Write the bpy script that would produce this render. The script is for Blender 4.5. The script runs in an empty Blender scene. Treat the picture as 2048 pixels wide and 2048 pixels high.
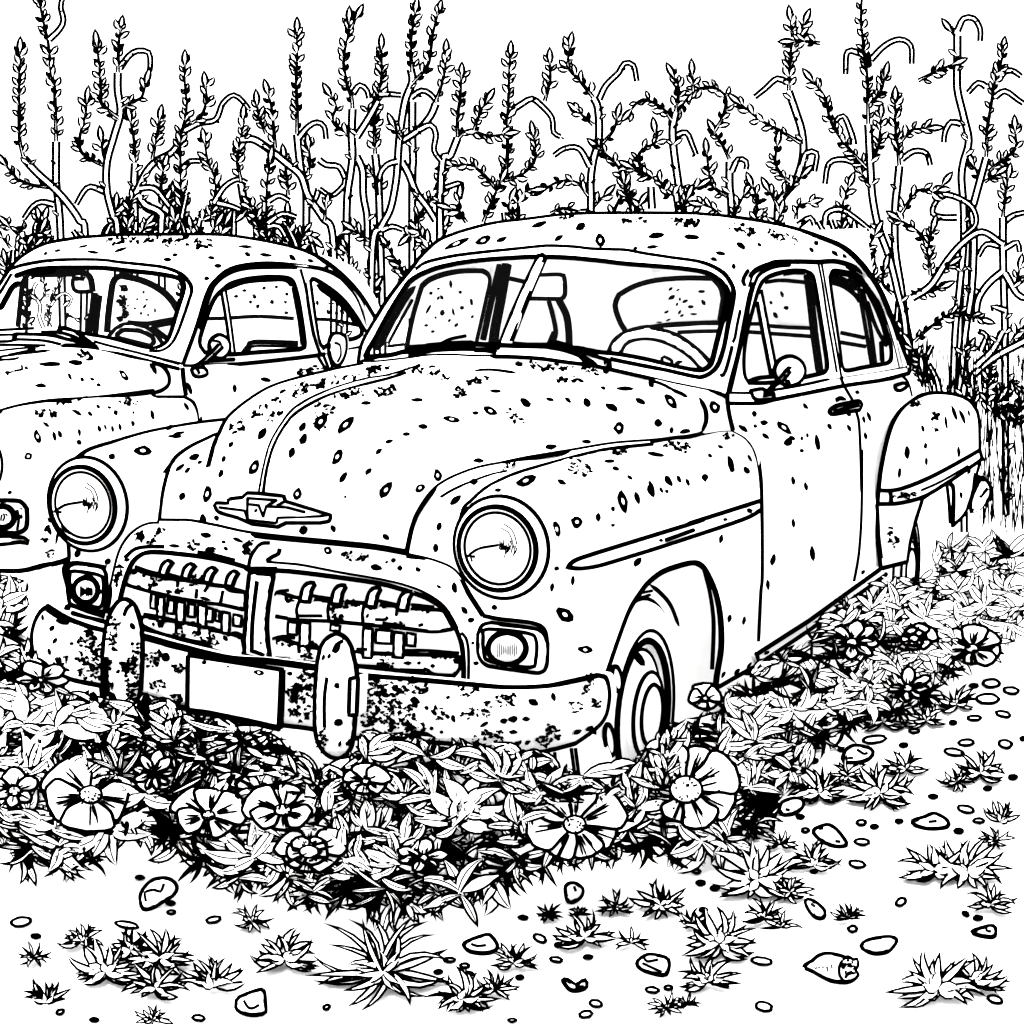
import bpy, math, random
import numpy as np
from mathutils import Vector, geometry

# ---------------------------------------------------------------- scene, camera, light
sc = bpy.context.scene
COL = sc.collection
F, PITCH, H = 4255.13, 0.1352, 1.6224          # focal length (px of a 2048 frame), tilt, eye height
CP, SP = math.cos(PITCH), math.sin(PITCH)
cam = bpy.data.cameras.new('camera'); camo = bpy.data.objects.new('camera', cam); COL.objects.link(camo)
cam.sensor_width = 36; cam.lens = 36 * F / 2048; cam.clip_start = .05; cam.clip_end = 20000
camo.location = (0, 0, H); camo.rotation_euler = (math.pi / 2 - PITCH, 0, 0)
sc.camera = camo

w = bpy.data.worlds.new('World'); sc.world = w; w.use_nodes = True
nt = w.node_tree; bg = nt.nodes['Background']
sky = nt.nodes.new('ShaderNodeTexSky'); sky.sky_type = 'NISHITA'; sky.sun_disc = False
SUN_EL, SUN_ROT = math.radians(52), math.radians(200)
sky.sun_elevation = SUN_EL; sky.sun_rotation = SUN_ROT; sky.dust_density = 4.0
bw = nt.nodes.new('ShaderNodeRGBToBW')          # white overcast: the sky's brightness without its blue
mxn = nt.nodes.new('ShaderNodeMath'); mxn.operation = 'MAXIMUM'; mxn.inputs[1].default_value = 6.   # even cloud deck down to the horizon
nt.links.new(sky.outputs[0], bw.inputs[0]); nt.links.new(bw.outputs[0], mxn.inputs[0]); nt.links.new(mxn.outputs[0], bg.inputs[0])
bg.inputs[1].default_value = 0.15
sl = bpy.data.lights.new('sun', 'SUN'); sl.energy = 1.5; sl.angle = math.radians(25); sl.color = (1, .98, .95)
so = bpy.data.objects.new('sun', sl); COL.objects.link(so); so.location = (0, 0, 30)
d_ = Vector((math.sin(SUN_ROT) * math.cos(SUN_EL), math.cos(SUN_ROT) * math.cos(SUN_EL), math.sin(SUN_EL)))
so.rotation_euler = d_.to_track_quat('Z', 'Y').to_euler()
sc.view_settings.view_transform = 'Standard'; sc.view_settings.look = 'None'; sc.view_settings.gamma = 1
sc.view_settings.exposure = EXPOSURE if 'EXPOSURE' in globals() else 2.15
sc.render.engine = 'CYCLES'
sc.cycles.max_bounces = 14; sc.cycles.diffuse_bounces = 10; sc.cycles.transparent_max_bounces = 16
sc.cycles.use_denoising = True

# ---------------------------------------------------------------- materials
def mat(name, rgb, rough=.9, vary=.03, scale=9.):
    m = bpy.data.materials.new(name); m.use_nodes = True
    n = m.node_tree; p = n.nodes['Principled BSDF']
    p.inputs['Roughness'].default_value = rough; p.inputs['Specular IOR Level'].default_value = 0
    if vary:
        tc = n.nodes.new('ShaderNodeTexCoord'); nz = n.nodes.new('ShaderNodeTexNoise'); nz.inputs['Scale'].default_value = scale
        mx = n.nodes.new('ShaderNodeMix'); mx.data_type = 'RGBA'
        mx.inputs[6].default_value = (*[max(0, c - vary) for c in rgb], 1); mx.inputs[7].default_value = (*[min(1, c + vary) for c in rgb], 1)
        n.links.new(tc.outputs['Object'], nz.inputs['Vector']); n.links.new(nz.outputs[0], mx.inputs[0]); n.links.new(mx.outputs[2], p.inputs['Base Color'])
    else: p.inputs['Base Color'].default_value = (*rgb, 1)
    return m
INK = mat('black_ink', (0, 0, 0), 1, 0)
PAINT = mat('white_car_paint', (.86,) * 3); CHROME = mat('pale_chrome', (.86,) * 3, scale=25); LINING = mat('pale_lining', (.92,) * 3)
RUBBER = mat('pale_rubber', (.86,) * 3); LEAF = mat('white_leaf', (.84,) * 3, scale=20); PETAL = mat('white_petal', (.85,) * 3, scale=20)
STONE = mat('pale_stone', (.8,) * 3, scale=30); INKADD = 3.3
GROUND = mat('pale_ground', (.86,) * 3, scale=2)
GLASS = bpy.data.materials.new('clear_glass'); GLASS.use_nodes = True
n = GLASS.node_tree; n.nodes.remove(n.nodes['Principled BSDF'])
a_ = n.nodes.new('ShaderNodeBsdfTransparent'); b_ = n.nodes.new('ShaderNodeBsdfDiffuse'); b_.inputs[0].default_value = (.8, .8, .8, 1)
x_ = n.nodes.new('ShaderNodeMixShader'); x_.inputs[0].default_value = .001   # a trace of dust
n.links.new(a_.outputs[0], x_.inputs[1]); n.links.new(b_.outputs[0], x_.inputs[2]); n.links.new(x_.outputs[0], n.nodes['Material Output'].inputs[0])
DUSTY = mat('dust_coated_glass', (.84,) * 3)

# ---------------------------------------------------------------- survey: picture measurements -> points of the place
REG = {'0': (0, 0, 1.), '1': (0, 400, 2.415), '2': (600, 400, 2.415), '3': (1300, 400, 2.583), '4': (0, 900, 2.415), '5': (600, 900, 2.415),
       '6': (1248, 900, 2.415), 'a': (0, 0, 2.76), 'b': (600, 0, 2.76), 'c': (1248, 0, 2.415), 'd': (0, 1350, 2.76), 'e': (650, 1350, 2.76),
       'f': (1348, 1350, 2.76), 'g': (200, 1040, 5.367), 'h': (480, 1080, 4.025), 'i': (700, 480, 4.025), 'j': (1160, 500, 5.367), 'k': (40, 880, 3.715), 'l': (0, 480, 4.6), 'm': (0, 860, 4.391), 'n': (1740, 700, 3.45)}
GZ = -.07   # ground level under the wheels
def T(s):
    if not isinstance(s, str): return np.asarray(s, float)
    out = []; r = None
    for tok in s.split():
        if ':' in tok: q, tok = tok.split(':'); r = REG[q]
        x, y = tok.split(','); out.append((r[0] + float(x) / r[2], r[1] + float(y) / r[2]))
    return np.array(out)
def spl(p, closed=False, step=6.):
    """smooth curve (Catmull-Rom) through points, resampled"""
    p = T(p)
    if len(p) < 3 and not closed:
        n = max(2, int(np.linalg.norm(p[-1] - p[0]) / step) + 1)
        return p[0] + (p[-1] - p[0]) * np.linspace(0, 1, n)[:, None]
    q = np.vstack([p[-1], p, p[:2]]) if closed else np.vstack([2 * p[0] - p[1], p, 2 * p[-1] - p[-2]])
    out = []
    for i in range(1, len(q) - 2):
        a, b, c, d = q[i - 1:i + 3]; L = np.linalg.norm(c - b); m = max(1, int(round(L / step)))
        t = (np.arange(m) / m)[:, None]
        out.append(.5 * (2 * b + (c - a) * t + (2 * a - 5 * b + 4 * c - d) * t ** 2 + (3 * b - a - 3 * c + d) * t ** 3))
    out = np.vstack(out)
    return out if closed else np.vstack([out, p[-1]])
def loop(*segs, step=6.):
    """closed outline of separately smoothed runs; corners stay where runs meet"""
    out = [spl(s, step=step) for s in segs]
    P = np.vstack(out); keep = [0]
    for i in range(1, len(P)):
        if np.linalg.norm(P[i] - P[keep[-1]]) > 1.2: keep.append(i)
    P = P[keep]
    if np.linalg.norm(P[0] - P[-1]) < 1.2: P = P[:-1]
    return P
def proj(W):
    W = np.atleast_2d(W); Z = W[:, 2] - H; d = W[:, 1] * CP - Z * SP; u = Z * CP + W[:, 1] * SP
    return np.stack([1024 + F * W[:, 0] / d, 1024 - F * u / d], 1), d
def unproj(px, d):
    px = np.atleast_2d(px); d = np.asarray(d, float)
    X = (px[:, 0] - 1024) / F * d; u = -(px[:, 1] - 1024) / F * d
    return np.stack([X, d * CP + u * SP, H + u * CP - d * SP], 1)
class Frame:
    def __init__(s, cx, cy, yaw): s.o = np.array([cx, cy, 0.]); s.c, s.s = math.cos(yaw), math.sin(yaw); s.yaw = yaw
    def world(s, P):
        P = np.atleast_2d(P); return np.stack([s.o[0] + P[:, 0] * s.c + P[:, 1] * s.s, s.o[1] - P[:, 0] * s.s + P[:, 1] * s.c, P[:, 2]], 1)
    def local(s, W):
        W = np.atleast_2d(W) - s.o; return np.stack([W[:, 0] * s.c - W[:, 1] * s.s, W[:, 0] * s.s + W[:, 1] * s.c, W[:, 2]], 1)
MAIN = Frame(-.6504, 5.4258, .4182); LEFT = Frame(-2.4225, 7.4619, .28572); WORLD = Frame(0, 0, 0)
def on(fr, px, ax, v):
    """where the sight line through px meets the plane (local axis = v)"""
    i = 'xyz'.index(ax); px = np.atleast_2d(px); one = np.ones(len(px))
    a = fr.local(unproj(px, one)); b = fr.local(unproj(px, 2 * one))
    t = (v - a[:, i]) / (b[:, i] - a[:, i]); return a + (b - a) * t[:, None]
class Field:
    """a smooth surface of the place through measured points: 'reg:x,y' + the plane each lies on"""
    def __init__(s, fr, spec, lam=1e-7):
        s.fr = fr; px = []; iv = []
        for st, ax, v in spec:
            for p in T(st):
                P = on(fr, p, ax, v); q, d = proj(fr.world(P)); px.append(q[0]); iv.append(1 / d[0])
        s.p = np.array(px) / 1000.; n = len(px); K = s.k(s.p) + lam * np.eye(n)
        if n == 3: K = K * 0 + np.eye(3) * 1e9
        Q = np.hstack([np.ones((n, 1)), s.p]); A = np.zeros((n + 3, n + 3)); A[:n, :n] = K; A[:n, n:] = Q; A[n:, :n] = Q.T
        s.w = np.linalg.lstsq(A, np.concatenate([iv, np.zeros(3)]), rcond=None)[0]
        if n == 3: s.w = np.concatenate([np.zeros(3), np.linalg.solve(Q, iv)])
        s.lo, s.hi = min(iv) * .93, max(iv) * 1.07
    def k(s, a):
        r2 = ((a[:, None] - s.p[None]) ** 2).sum(2); return np.where(r2 > 1e-12, r2 * np.log(r2 + 1e-12) * .5, 0)
    def iv(s, px):
        a = np.atleast_2d(px) / 1000.
        return np.clip(s.k(a) @ s.w[:-3] + np.hstack([np.ones((len(a), 1)), a]) @ s.w[-3:], s.lo, s.hi)
    def __call__(s, px, pull=0.):
        return s.fr.local(unproj(px, 1 / s.iv(px) - pull))
class Plane:
    def __init__(s, fr, ax, v): s.fr, s.ax, s.v = fr, ax, v
    def __call__(s, px, pull=0.):
        P = on(s.fr, px, s.ax, s.v)
        if np.any(pull):
            q, d = proj(s.fr.world(P)); P = s.fr.local(unproj(q, d - pull))
        return P
def inside(poly, pts):
    x, y = pts[:, 0][:, None], pts[:, 1][:, None]; a = poly; b = np.roll(poly, -1, 0)
    c = ((a[:, 1] > y) != (b[:, 1] > y)) & (x < (b[:, 0] - a[:, 0]) * (y - a[:, 1]) / (b[:, 1] - a[:, 1] + 1e-12) + a[:, 0])
    return c.sum(1) % 2 == 1
def dist(poly, pts):
    a = poly[None]; b = np.roll(poly, -1, 0)[None]; p = pts[:, None]; ab = b - a
    t = np.clip(((p - a) * ab).sum(2) / ((ab ** 2).sum(2) + 1e-9), 0, 1); return np.sqrt((((a + ab * t[..., None]) - p) ** 2).sum(2)).min(1)

class MB:
    """collects faces of one mesh object"""
    def __init__(s): s.v = []; s.f = []; s.m = []
    def add(s, V, Fc, m):
        o = len(s.v); s.v.extend(map(tuple, V)); s.f.extend(tuple(o + i for i in f) for f in Fc); s.m.extend([m] * len(Fc) if isinstance(m, int) else m)
    def skin(s, out, fld, holes=(), step=22., m=0, bulge=0., rad=40., thick=None):
        out = np.asarray(out, float); holes = [np.asarray(h, float) for h in holes]
        lo, hi = out.min(0), out.max(0)
        gx, gy = np.meshgrid(np.arange(lo[0] + step / 2, hi[0], step), np.arange(lo[1] + step / 2, hi[1], step * .9))
        gx = gx + (np.arange(gx.shape[0])[:, None] % 2) * step / 2; G = np.stack([gx.ravel(), gy.ravel()], 1)
        if len(G):
            ok = inside(out, G) & (dist(out, G) > step * .4)
            for h in holes: ok &= ~inside(h, G) & (dist(h, G) > step * .3)
            G = G[ok]
        rings = [out] + list(holes); V = np.vstack(rings + [G]); E = []; o = 0
        for r in rings: E += [(o + i, o + (i + 1) % len(r)) for i in range(len(r))]; o += len(r)
        vo, _, fo, *_ = geometry.delaunay_2d_cdt([Vector(p) for p in V], E, [], 0, 1e-5)
        vo = np.array([tuple(p) for p in vo]); tri = [f for f in fo if len(f) == 3]; cen = np.array([vo[list(f)].mean(0) for f in tri])
        ok = inside(out, cen)
        for h in holes: ok &= ~inside(h, cen)
        tri = [f if np.cross(vo[f[1]] - vo[f[0]], vo[f[2]] - vo[f[0]]) < 0 else f[::-1] for f, k in zip(tri, ok) if k]
        pull = 0.
        if bulge:
            t = np.clip(dist(out, vo) / rad, 0, 1); pull = bulge * np.sqrt(np.clip(1 - (1 - t) ** 2, 0, 1))
        P = fld(vo, pull); s.add(P, tri, m)
        if thick is not None:
            n = len(out); A = fld(out); B = A + np.asarray(thick)
            s.add(np.vstack([A, B]), [(i, (i + 1) % n, n + (i + 1) % n, n + i) for i in range(n)], m)
            Bv = P + np.asarray(thick) - 0; s.add(fld(vo) + np.asarray(thick), [f[::-1] for f in tri], m)
        return P
    def tube(s, P, r, closed=False, m=1, k=6):
        """rod along 3-D points, radius per point"""
        P = np.asarray(P, float); n = len(P); r = np.broadcast_to(np.asarray(r, float), (n,))
        if n < 2: return
        if closed: t = np.roll(P, -1, 0) - np.roll(P, 1, 0)
        else: t = np.gradient(P, axis=0)
        t /= np.linalg.norm(t, axis=1)[:, None] + 1e-12
        u = np.cross(t[0], (0, 0, 1)); 
        if np.linalg.norm(u) < .1: u = np.cross(t[0], (1, 0, 0))
        V = []
        for i in range(n):
            u = u - t[i] * np.dot(u, t[i]); u /= np.linalg.norm(u) + 1e-12; b = np.cross(t[i], u)
            for j in range(k):
                a = 2 * math.pi * j / k; V.append(P[i] + r[i] * (u * math.cos(a) + b * math.sin(a)))
        Fc = [(i * k + j, i * k + (j + 1) % k, ((i + 1) % n) * k + (j + 1) % k, ((i + 1) % n) * k + j) for i in range(n if closed else n - 1) for j in range(k)]
        if not closed: Fc += [tuple(range(k))[::-1], tuple((n - 1) * k + j for j in range(k))]
        s.add(V, Fc, m)
    def ink(s, px, fld, w=7., closed=False, taper=False, sm=True, step=6., pull=.002, m=1):
        """black seam or edge bead laid on a surface"""
        q = spl(px, closed, step) if sm else T(px)
        P = fld(q, pull); _, d = proj(fld.fr.world(P)); r = (w + INKADD * min(1, w / 6)) / 2 * d / F
        if taper: t = np.linspace(0, 1, len(q)); r = r * np.clip(np.minimum(t, 1 - t) * 6 + .35, 0, 1)
        s.tube(P, r, closed, m)
    def poly(s, px, fld, pull=.004, m=1):
        px = np.asarray(px, float); P = fld(px, pull); c = fld(px.mean(0)[None], pull)
        a = .5 * np.sum(px[:, 0] * np.roll(px[:, 1], -1) - px[:, 1] * np.roll(px[:, 0], -1)); n = len(px)
        s.add(np.vstack([P, c]), [((i + 1) % n, i, n) if a > 0 else (i, (i + 1) % n, n) for i in range(n)], m)
    def specks(s, txt, fld, seed=1, pull=.004, base=0):
        """rust flecks: x,y,length,width,angle (negative length: a ring with a bare middle)"""
        rng = random.Random(seed); r = None
        for tok in txt.split():
            if ':' in tok: q, tok = tok.split(':'); r = REG[q]
            x, y, l, wd, a = map(float, tok.split(',')); wd += 1.2 * r[2]; l += .8 * r[2] * (1 if l > 0 else -1); ring = l < 0; l = abs(l); a = math.radians(a); wd *= 1.0
            for kk in ((1.05, 1), (.27, base)) if ring else ((1., 1),):
                n = 9; px = []
                for i in range(n):
                    t = 2 * math.pi * i / n; e = 1 + rng.uniform(-.16, .12) if kk[1] == 1 else 1
                    c, d = math.cos(t), math.sin(t); rr = (abs(c) ** 1.35 * (1 if c > 0 else -1) * l / 2, d * wd / 2)
                    px.append((r[0] + (x + kk[0] * e * (rr[0] * math.cos(a) - rr[1] * math.sin(a))) / r[2], r[1] + (y + kk[0] * e * (rr[0] * math.sin(a) + rr[1] * math.cos(a))) / r[2]))
                s.poly(px, fld, pull + (.003 if kk[1] != 1 else 0), kk[1])
    def rust(s, txt, fld, seed=3, dens=1., pull=.004, stretch=1.6):
        """patch of pitted rust: x,y,rx,ry,angle"""
        rng = random.Random(seed); r = None
        for tok in txt.split():
            if ':' in tok: q, tok = tok.split(':'); r = REG[q]
            x, y, rx, ry, a = map(float, tok.split(',')); a = math.radians(a)
            for i in range(int(dens * (5 + rx * ry / r[2] ** 2 / 21))):
                t = rng.uniform(0, 6.283); e = math.sqrt(rng.random()); p, q_ = rx * e * math.cos(t), ry * e * math.sin(t)
                cx, cy = x + p * math.cos(a) - q_ * math.sin(a), y + p * math.sin(a) + q_ * math.cos(a)
                sz = rng.uniform(2., 5.6) * r[2]; st = rng.uniform(1, stretch); ba = a + rng.uniform(-.7, .7); n = rng.choice((6, 7, 8)); px = []
                for j in range(n):
                    u = 2 * math.pi * j / n; m = rng.uniform(.4, 1.35) * sz
                    dx, dy = m * math.cos(u) * st, m * math.sin(u) / st ** .4
                    px.append((r[0] + (cx + dx * math.cos(ba) - dy * math.sin(ba)) / r[2], r[1] + (cy + dx * math.sin(ba) + dy * math.cos(ba)) / r[2]))
                s.poly(px, fld, pull)
    def lathe(s, c, prof, axis='y', n=40, m=0, e1=None, e2=None, e3=None):
        """turned body: prof = (along axis, radius)"""
        c = np.asarray(c, float)
        if e3 is None:
            e3 = {'x': (1, 0, 0), 'y': (0, 1, 0), 'z': (0, 0, 1)}[axis]; e1 = {'x': (0, 1, 0), 'y': (1, 0, 0), 'z': (1, 0, 0)}[axis]
        e3 = np.asarray(e3, float); e1 = np.asarray(e1, float); e2 = np.cross(e3, e1); V = []
        for a, r in prof:
            for j in range(n):
                t = 2 * math.pi * j / n; V.append(c + e3 * a + r * (e1 * math.cos(t) + e2 * math.sin(t)))
        k = len(prof); Fc = [(i * n + j, i * n + (j + 1) % n, (i + 1) * n + (j + 1) % n, (i + 1) * n + j) for i in range(k - 1) for j in range(n)]
        mm = [m if isinstance(m, int) else m[i] for i in range(k - 1) for j in range(n)]
        s.add(V, Fc, mm)
    def ring(s, c, r, tr, axis='y', off=0., n=48, e1=None, e3=None, m=1):
        c = np.asarray(c, float)
        if e3 is None:
            e3 = {'x': (1, 0, 0), 'y': (0, 1, 0), 'z': (0, 0, 1)}[axis]; e1 = {'x': (0, 1, 0), 'y': (1, 0, 0), 'z': (1, 0, 0)}[axis]
        e3 = np.asarray(e3, float); e1 = np.asarray(e1, float); e2 = np.cross(e3, e1); t = np.linspace(0, 2 * math.pi, n, endpoint=False)[:, None]
        s.tube(c + e3 * off + r * (e1 * np.cos(t) + e2 * np.sin(t)), tr, True, m)
    def box(s, lo, hi, m=0):
        (x0, y0, z0), (x1, y1, z1) = lo, hi
        s.add([(x0, y0, z0), (x1, y0, z0), (x1, y1, z0), (x0, y1, z0), (x0, y0, z1), (x1, y0, z1), (x1, y1, z1), (x0, y1, z1)],
              [(0, 3, 2, 1), (4, 5, 6, 7), (0, 1, 5, 4), (1, 2, 6, 5), (2, 3, 7, 6), (3, 0, 4, 7)], m)
    def build(s, name, parent=None, mats=None, label=None, smooth=True):
        me = bpy.data.meshes.new(name); me.from_pydata([tuple(map(float, p)) for p in s.v], [], s.f)
        for mm in (mats or [PAINT, INK]): me.materials.append(mm)
        me.polygons.foreach_set('material_index', s.m); me.update()
        o = bpy.data.objects.new(name, me); COL.objects.link(o)
        if parent is not None: o.parent = parent
        if label: o['label'] = label
        return o
def thing(name, label, cat, loc=(0, 0, 0), rz=0., group=None):
    o = bpy.data.objects.new(name, None); COL.objects.link(o); o.location = loc; o.rotation_euler = (0, 0, rz); o.empty_display_size = .2
    o['label'] = label; o['category'] = cat
    if group: o['group'] = group
    return o
def tag(o, label, cat, group=None, kind=None):
    if label: o['label'] = label
    if cat: o['category'] = cat
    if group: o['group'] = group
    if kind: o['kind'] = kind
    return o
# ================================================================ the front sedan
car = thing('vintage_sedan', 'rusty vintage sedan in front, blank number plate, split windshield, round headlights in full view', 'car',
            tuple(MAIN.o), -MAIN.yaw, 'abandoned vintage sedans among weeds')
M = MAIN
HOODF = Field(M, [('1:1255,1410 1:1310,1180 1:1430,1000', 'x', 0), ('1:1750,870', 'x', -.1), ('i:500,1030', 'y', 1.3), ('2:515,1702', 'y', .02),
                  ('2:545,1570', 'x', .42), ('2:640,1410', 'x', .43), ('2:985,1272', 'x', .5), ('2:1300,1215', 'x', .55), ('2:1850,1148 3:262,1209', 'x', .62),
                  ('3:125,985 i:1200,1010 i:700,1000', 'y', 1.4), ('3:262,1140', 'x', .64), ('1:772,1552 1:830,1270 1:1050,1135', 'x', -.42),
                  ('1:1095,1060 1:1300,910 1:1600,825', 'x', -.5), ('i:99,1003', 'y', 1.4), ('1:1240,1618', 'y', 0.), ('2:800,1200', 'x', .3)])
FENF = Field(M, [('2:515,1702', 'y', .02), ('2:545,1570', 'x', .42), ('2:640,1410', 'x', .43), ('2:985,1272', 'x', .5), ('2:1300,1215', 'x', .55), ('2:1850,1148 3:262,1209', 'x', .62),
                 ('2:980,1420', 'y', .1), ('2:800,1700', 'y', .05), ('2:850,1930', 'y', .05), ('5:885,800', 'y', .05), ('5:1190,900', 'y', .09), ('5:820,1120', 'y', .03), ('5:1180,1140', 'y', .1),
                 ('5:1440,1090', 'x', .84), ('2:1290,1775', 'x', .80), ('2:1600,1680', 'x', .85), ('3:575,1560', 'x', .85), ('3:570,1400', 'x', .83), ('3:500,1230', 'x', .76),
                 ('6:350,550', 'x', .86), ('6:440,1160', 'x', .85), ('6:645,940', 'x', .83), ('6:120,640', 'x', .86), ('2:1020,1330', 'x', .6), ('2:1400,1220', 'x', .68), ('3:430,1190', 'x', .70)])
DOORF = Field(M, [('3:410,1050', 'x', .78), ('3:430,1190', 'x', .79), ('3:570,1400 3:575,1930 3:1060,1090 3:1085,1400 6:645,940 6:1105,640 6:1230,565', 'x', .83), ('3:980,920 3:1330,870', 'x', .8), ('3:1250,1150', 'x', .83), ('3:1420,1000', 'x', .79)])
SIDEF = Field(M, [('3:395,1000', 'x', .72), ('3:400,1050', 'x', .74), ('3:980,920', 'x', .80), ('3:1330,870', 'x', .78), ('3:500,400', 'x', .66), ('3:660,320', 'x', .68), ('3:870,330', 'y', 2.75), ('3:1100,400', 'y', 3.2),
                  ('3:1260,650', 'y', 3.7), ('3:1420,1000', 'x', .79), ('3:980,960', 'x', .81)])
ROOFF = Field(M, [('3:395,1000', 'x', .72), ('i:70,985', 'x', -.68), ('i:1180,905', 'y', 1.46), ('2:1165,270', 'y', 1.86), ('2:560,370', 'y', 1.98), ('3:380,400', 'y', 2.0), ('3:400,1040', 'x', .74), ('j:900,1290', 'y', 1.56),
                  ('3:500,400', 'x', .66), ('3:660,320', 'x', .68), ('3:870,330', 'y', 2.75), ('3:1100,400', 'y', 3.2), ('3:1260,650', 'y', 3.7), ('3:1330,850', 'y', 3.65), ('3:1420,1000', 'x', .79),
                  ('2:750,160', 'y', 2.2), ('2:1100,95', 'y', 2.4), ('2:1400,68', 'y', 2.55), ('2:1900,68', 'y', 2.7), ('3:400,88', 'y', 2.75), ('3:900,200', 'y', 2.75), ('3:1150,405', 'y', 3.1), ('i:200,650', 'x', -.66)])
LFENF = Field(M, [('1:820,1100', 'x', -.62), ('1:1095,1060', 'x', -.60), ('1:560,1165', 'x', -.66), ('1:400,1230', 'y', .12), ('1:772,1552', 'x', -.42), ('1:830,1270', 'x', -.43), ('g:110,800', 'y', .03),
                  ('k:500,1110 1:430,1440', 'y', .05), ('4:335,520', 'y', .12), ('4:320,770', 'y', .08), ('1:1000,1200', 'x', -.47), ('1:300,1330', 'y', .14)])
BUMPF = Field(M, [('5:270,1240 5:600,1250 4:800,1050 4:600,1000', 'y', -.12), ('5:940,1290', 'y', -.1), ('5:1300,1270', 'y', .0), ('5:1490,1200', 'x', .88), ('5:1420,1330', 'x', .86), ('4:155,900', 'x', -.86), ('4:300,950', 'y', -.02), ('4:480,1000', 'y', -.1)])
REARF = Field(M, [('3:1180,1500', 'x', .842), ('3:1250,1150', 'x', .84), ('3:1420,1000', 'x', .8), ('3:1640,1030', 'y', 4.2), ('3:1700,1300', 'y', 4.45), ('3:1450,1250', 'x', .93), ('3:1240,1570', 'x', .848), ('6:1240,560', 'x', .845), ('6:1420,300', 'x', .92), ('6:1590,350', 'y', 4.2), ('6:1700,110', 'y', 4.45)])
YP = lambda v: Plane(M, 'y', v)
XP = lambda v: Plane(M, 'x', v)

cowl_low = 'i:70,985 200,985 400,965 520,950 620,936 800,930 1000,940 1200,937 1500,952 1750,985 1932,1008 j:320,1280 700,1365 1000,1435 1300,1495 1500,1540 1590,1590'
# ---- hood
contour_l = '1:830,1270 900,1205 1000,1155 1060,1125 1095,1060 1180,985 1300,910 1450,860 1600,825 1750,795'
hood_front = '1:772,1552 850,1553 920,1555 1040,1578 1240,1618 2:170,1655 360,1675 515,1702'
joint = '2:515,1702 545,1570 575,1500 640,1410 720,1352 850,1300 985,1272 1100,1248 1300,1215 1510,1180 1700,1165 1850,1148 3:262,1209'
hood_rear_r = '3:262,1209 262,1140 235,1072 180,1012 125,985'
hood_rear = '3:125,985 j:740,1470 450,1390 220,1320 2:1380,835 1200,800 i:1200,1013 900,1000 700,1000 560,1002 330,1010 99,1003'
m = MB()
m.skin(loop(hood_front, joint, hood_rear_r, hood_rear, '1:1750,795 1600,825 1450,860 1300,910 1180,985 1095,1060 1060,1125', '1:1060,1125 1000,1155 900,1205 830,1270 795,1380 778,1480 772,1552'), HOODF)
m.ink(hood_front, HOODF, 12); m.ink(joint, HOODF, 9)
m.ink('3:262,1209 262,1140 235,1072 180,1012 125,985', HOODF, 6)
m.ink('1:1005,1290 1035,1180 1060,1125 1095,1060 1180,985 1300,910 1450,860 1600,825 1750,795', HOODF, 8)
m.ink('1:772,1552 778,1480 795,1380 830,1270 900,1205 1000,1155 1050,1132', HOODF, 8)
m.ink('1:748,1500 755,1420 775,1350 830,1270', HOODF, 6)
m.ink('1:1252,1408 1272,1300 1305,1180 1365,1075 1430,1000 1560,930 1750,868 i:300,1090 500,1030 560,1010', HOODF, 5)
m.ink('1:1275,1408 1292,1300 1325,1190 1380,1090 1445,1020 1575,950 1750,895 i:300,1120 440,1075', HOODF, 7)
m.ink('i:1000,1055 1150,1050 1340,1075', HOODF, 7, taper=True); m.ink('3:125,985 60,950 0,935 j:760,1470', HOODF, 5)
m.ink('j:770,1470 775,1430 745,1415', HOODF, 6); m.ink('3:255,1020 285,1080 290,1140 270,1195', HOODF, 7, taper=True)
m.specks('2:180,1240,-80,40,-60 208,1340,65,30,-60 330,1310,45,25,-50 415,1400,-90,45,-50 580,1390,-55,35,-35 665,1330,-65,40,80 862,1258,60,22,0 1210,1192,62,28,-5 1383,1166,45,20,5 1540,1100,-60,50,90 1730,1078,45,40,0 1795,1112,35,20,90 1860,1118,60,22,-10 380,1215,40,22,-35 430,1165,40,20,-15 512,1130,38,18,0 595,1093,50,25,5 733,1058,-80,30,10 848,1028,34,18,5 920,1018,-70,35,25 1090,978,65,35,35 1208,962,42,18,10 1295,965,42,20,40 1385,978,55,38,60 1505,1000,75,35,25 1645,972,62,25,25 1790,972,-85,40,50 565,965,62,20,0 320,980,52,18,0 945,922,58,18,0 1465,907,28,18,20 1568,910,88,22,0 220,1085,-110,45,-45 218,1434,14,14,0 100,1070,-85,50,-50 15,1155,60,35,-60 160,1588,40,25,70 415,1628,45,25,40 15,1595,45,40,0', HOODF, 5)
m.specks('1:1265,1130,70,35,-60 1465,1155,60,30,-60 1408,1220,55,30,-65 1228,1290,-80,45,-60 1115,1180,35,20,-60 1080,1250,35,22,-70 1067,1320,45,25,-70 1000,1420,-90,40,-75 880,1430,45,28,-55 1435,1420,-60,40,-75 1045,1535,30,25,80 980,1545,60,35,80 1465,1595,45,40,0 870,1290,60,20,-40 905,1305,40,18,-40 940,1240,60,30,-20 965,1265,30,16,-30 1460,1095,55,28,-55 895,1555,60,22,0', HOODF, 6)
m.rust('1:1450,915,150,30,-22 1560,1010,60,38,-20 1545,1085,38,34,-30 1690,935,75,28,-10 1835,925,45,18,0 1600,872,80,26,-20 1780,830,110,20,-12 1250,1020,50,22,-30 1150,1095,50,38,-25 1330,1045,40,22,-20', HOODF, 7)
m.rust('2:600,822,90,22,0 370,812,70,16,-5 1180,800,150,18,5 1400,822,70,20,12 850,870,60,18,-8 775,925,45,28,0 1295,866,60,18,0 1040,1040,60,28,35 420,925,40,26,-20 690,855,50,14,0', HOODF, 8)
hood = m.build('hood', car)
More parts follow.
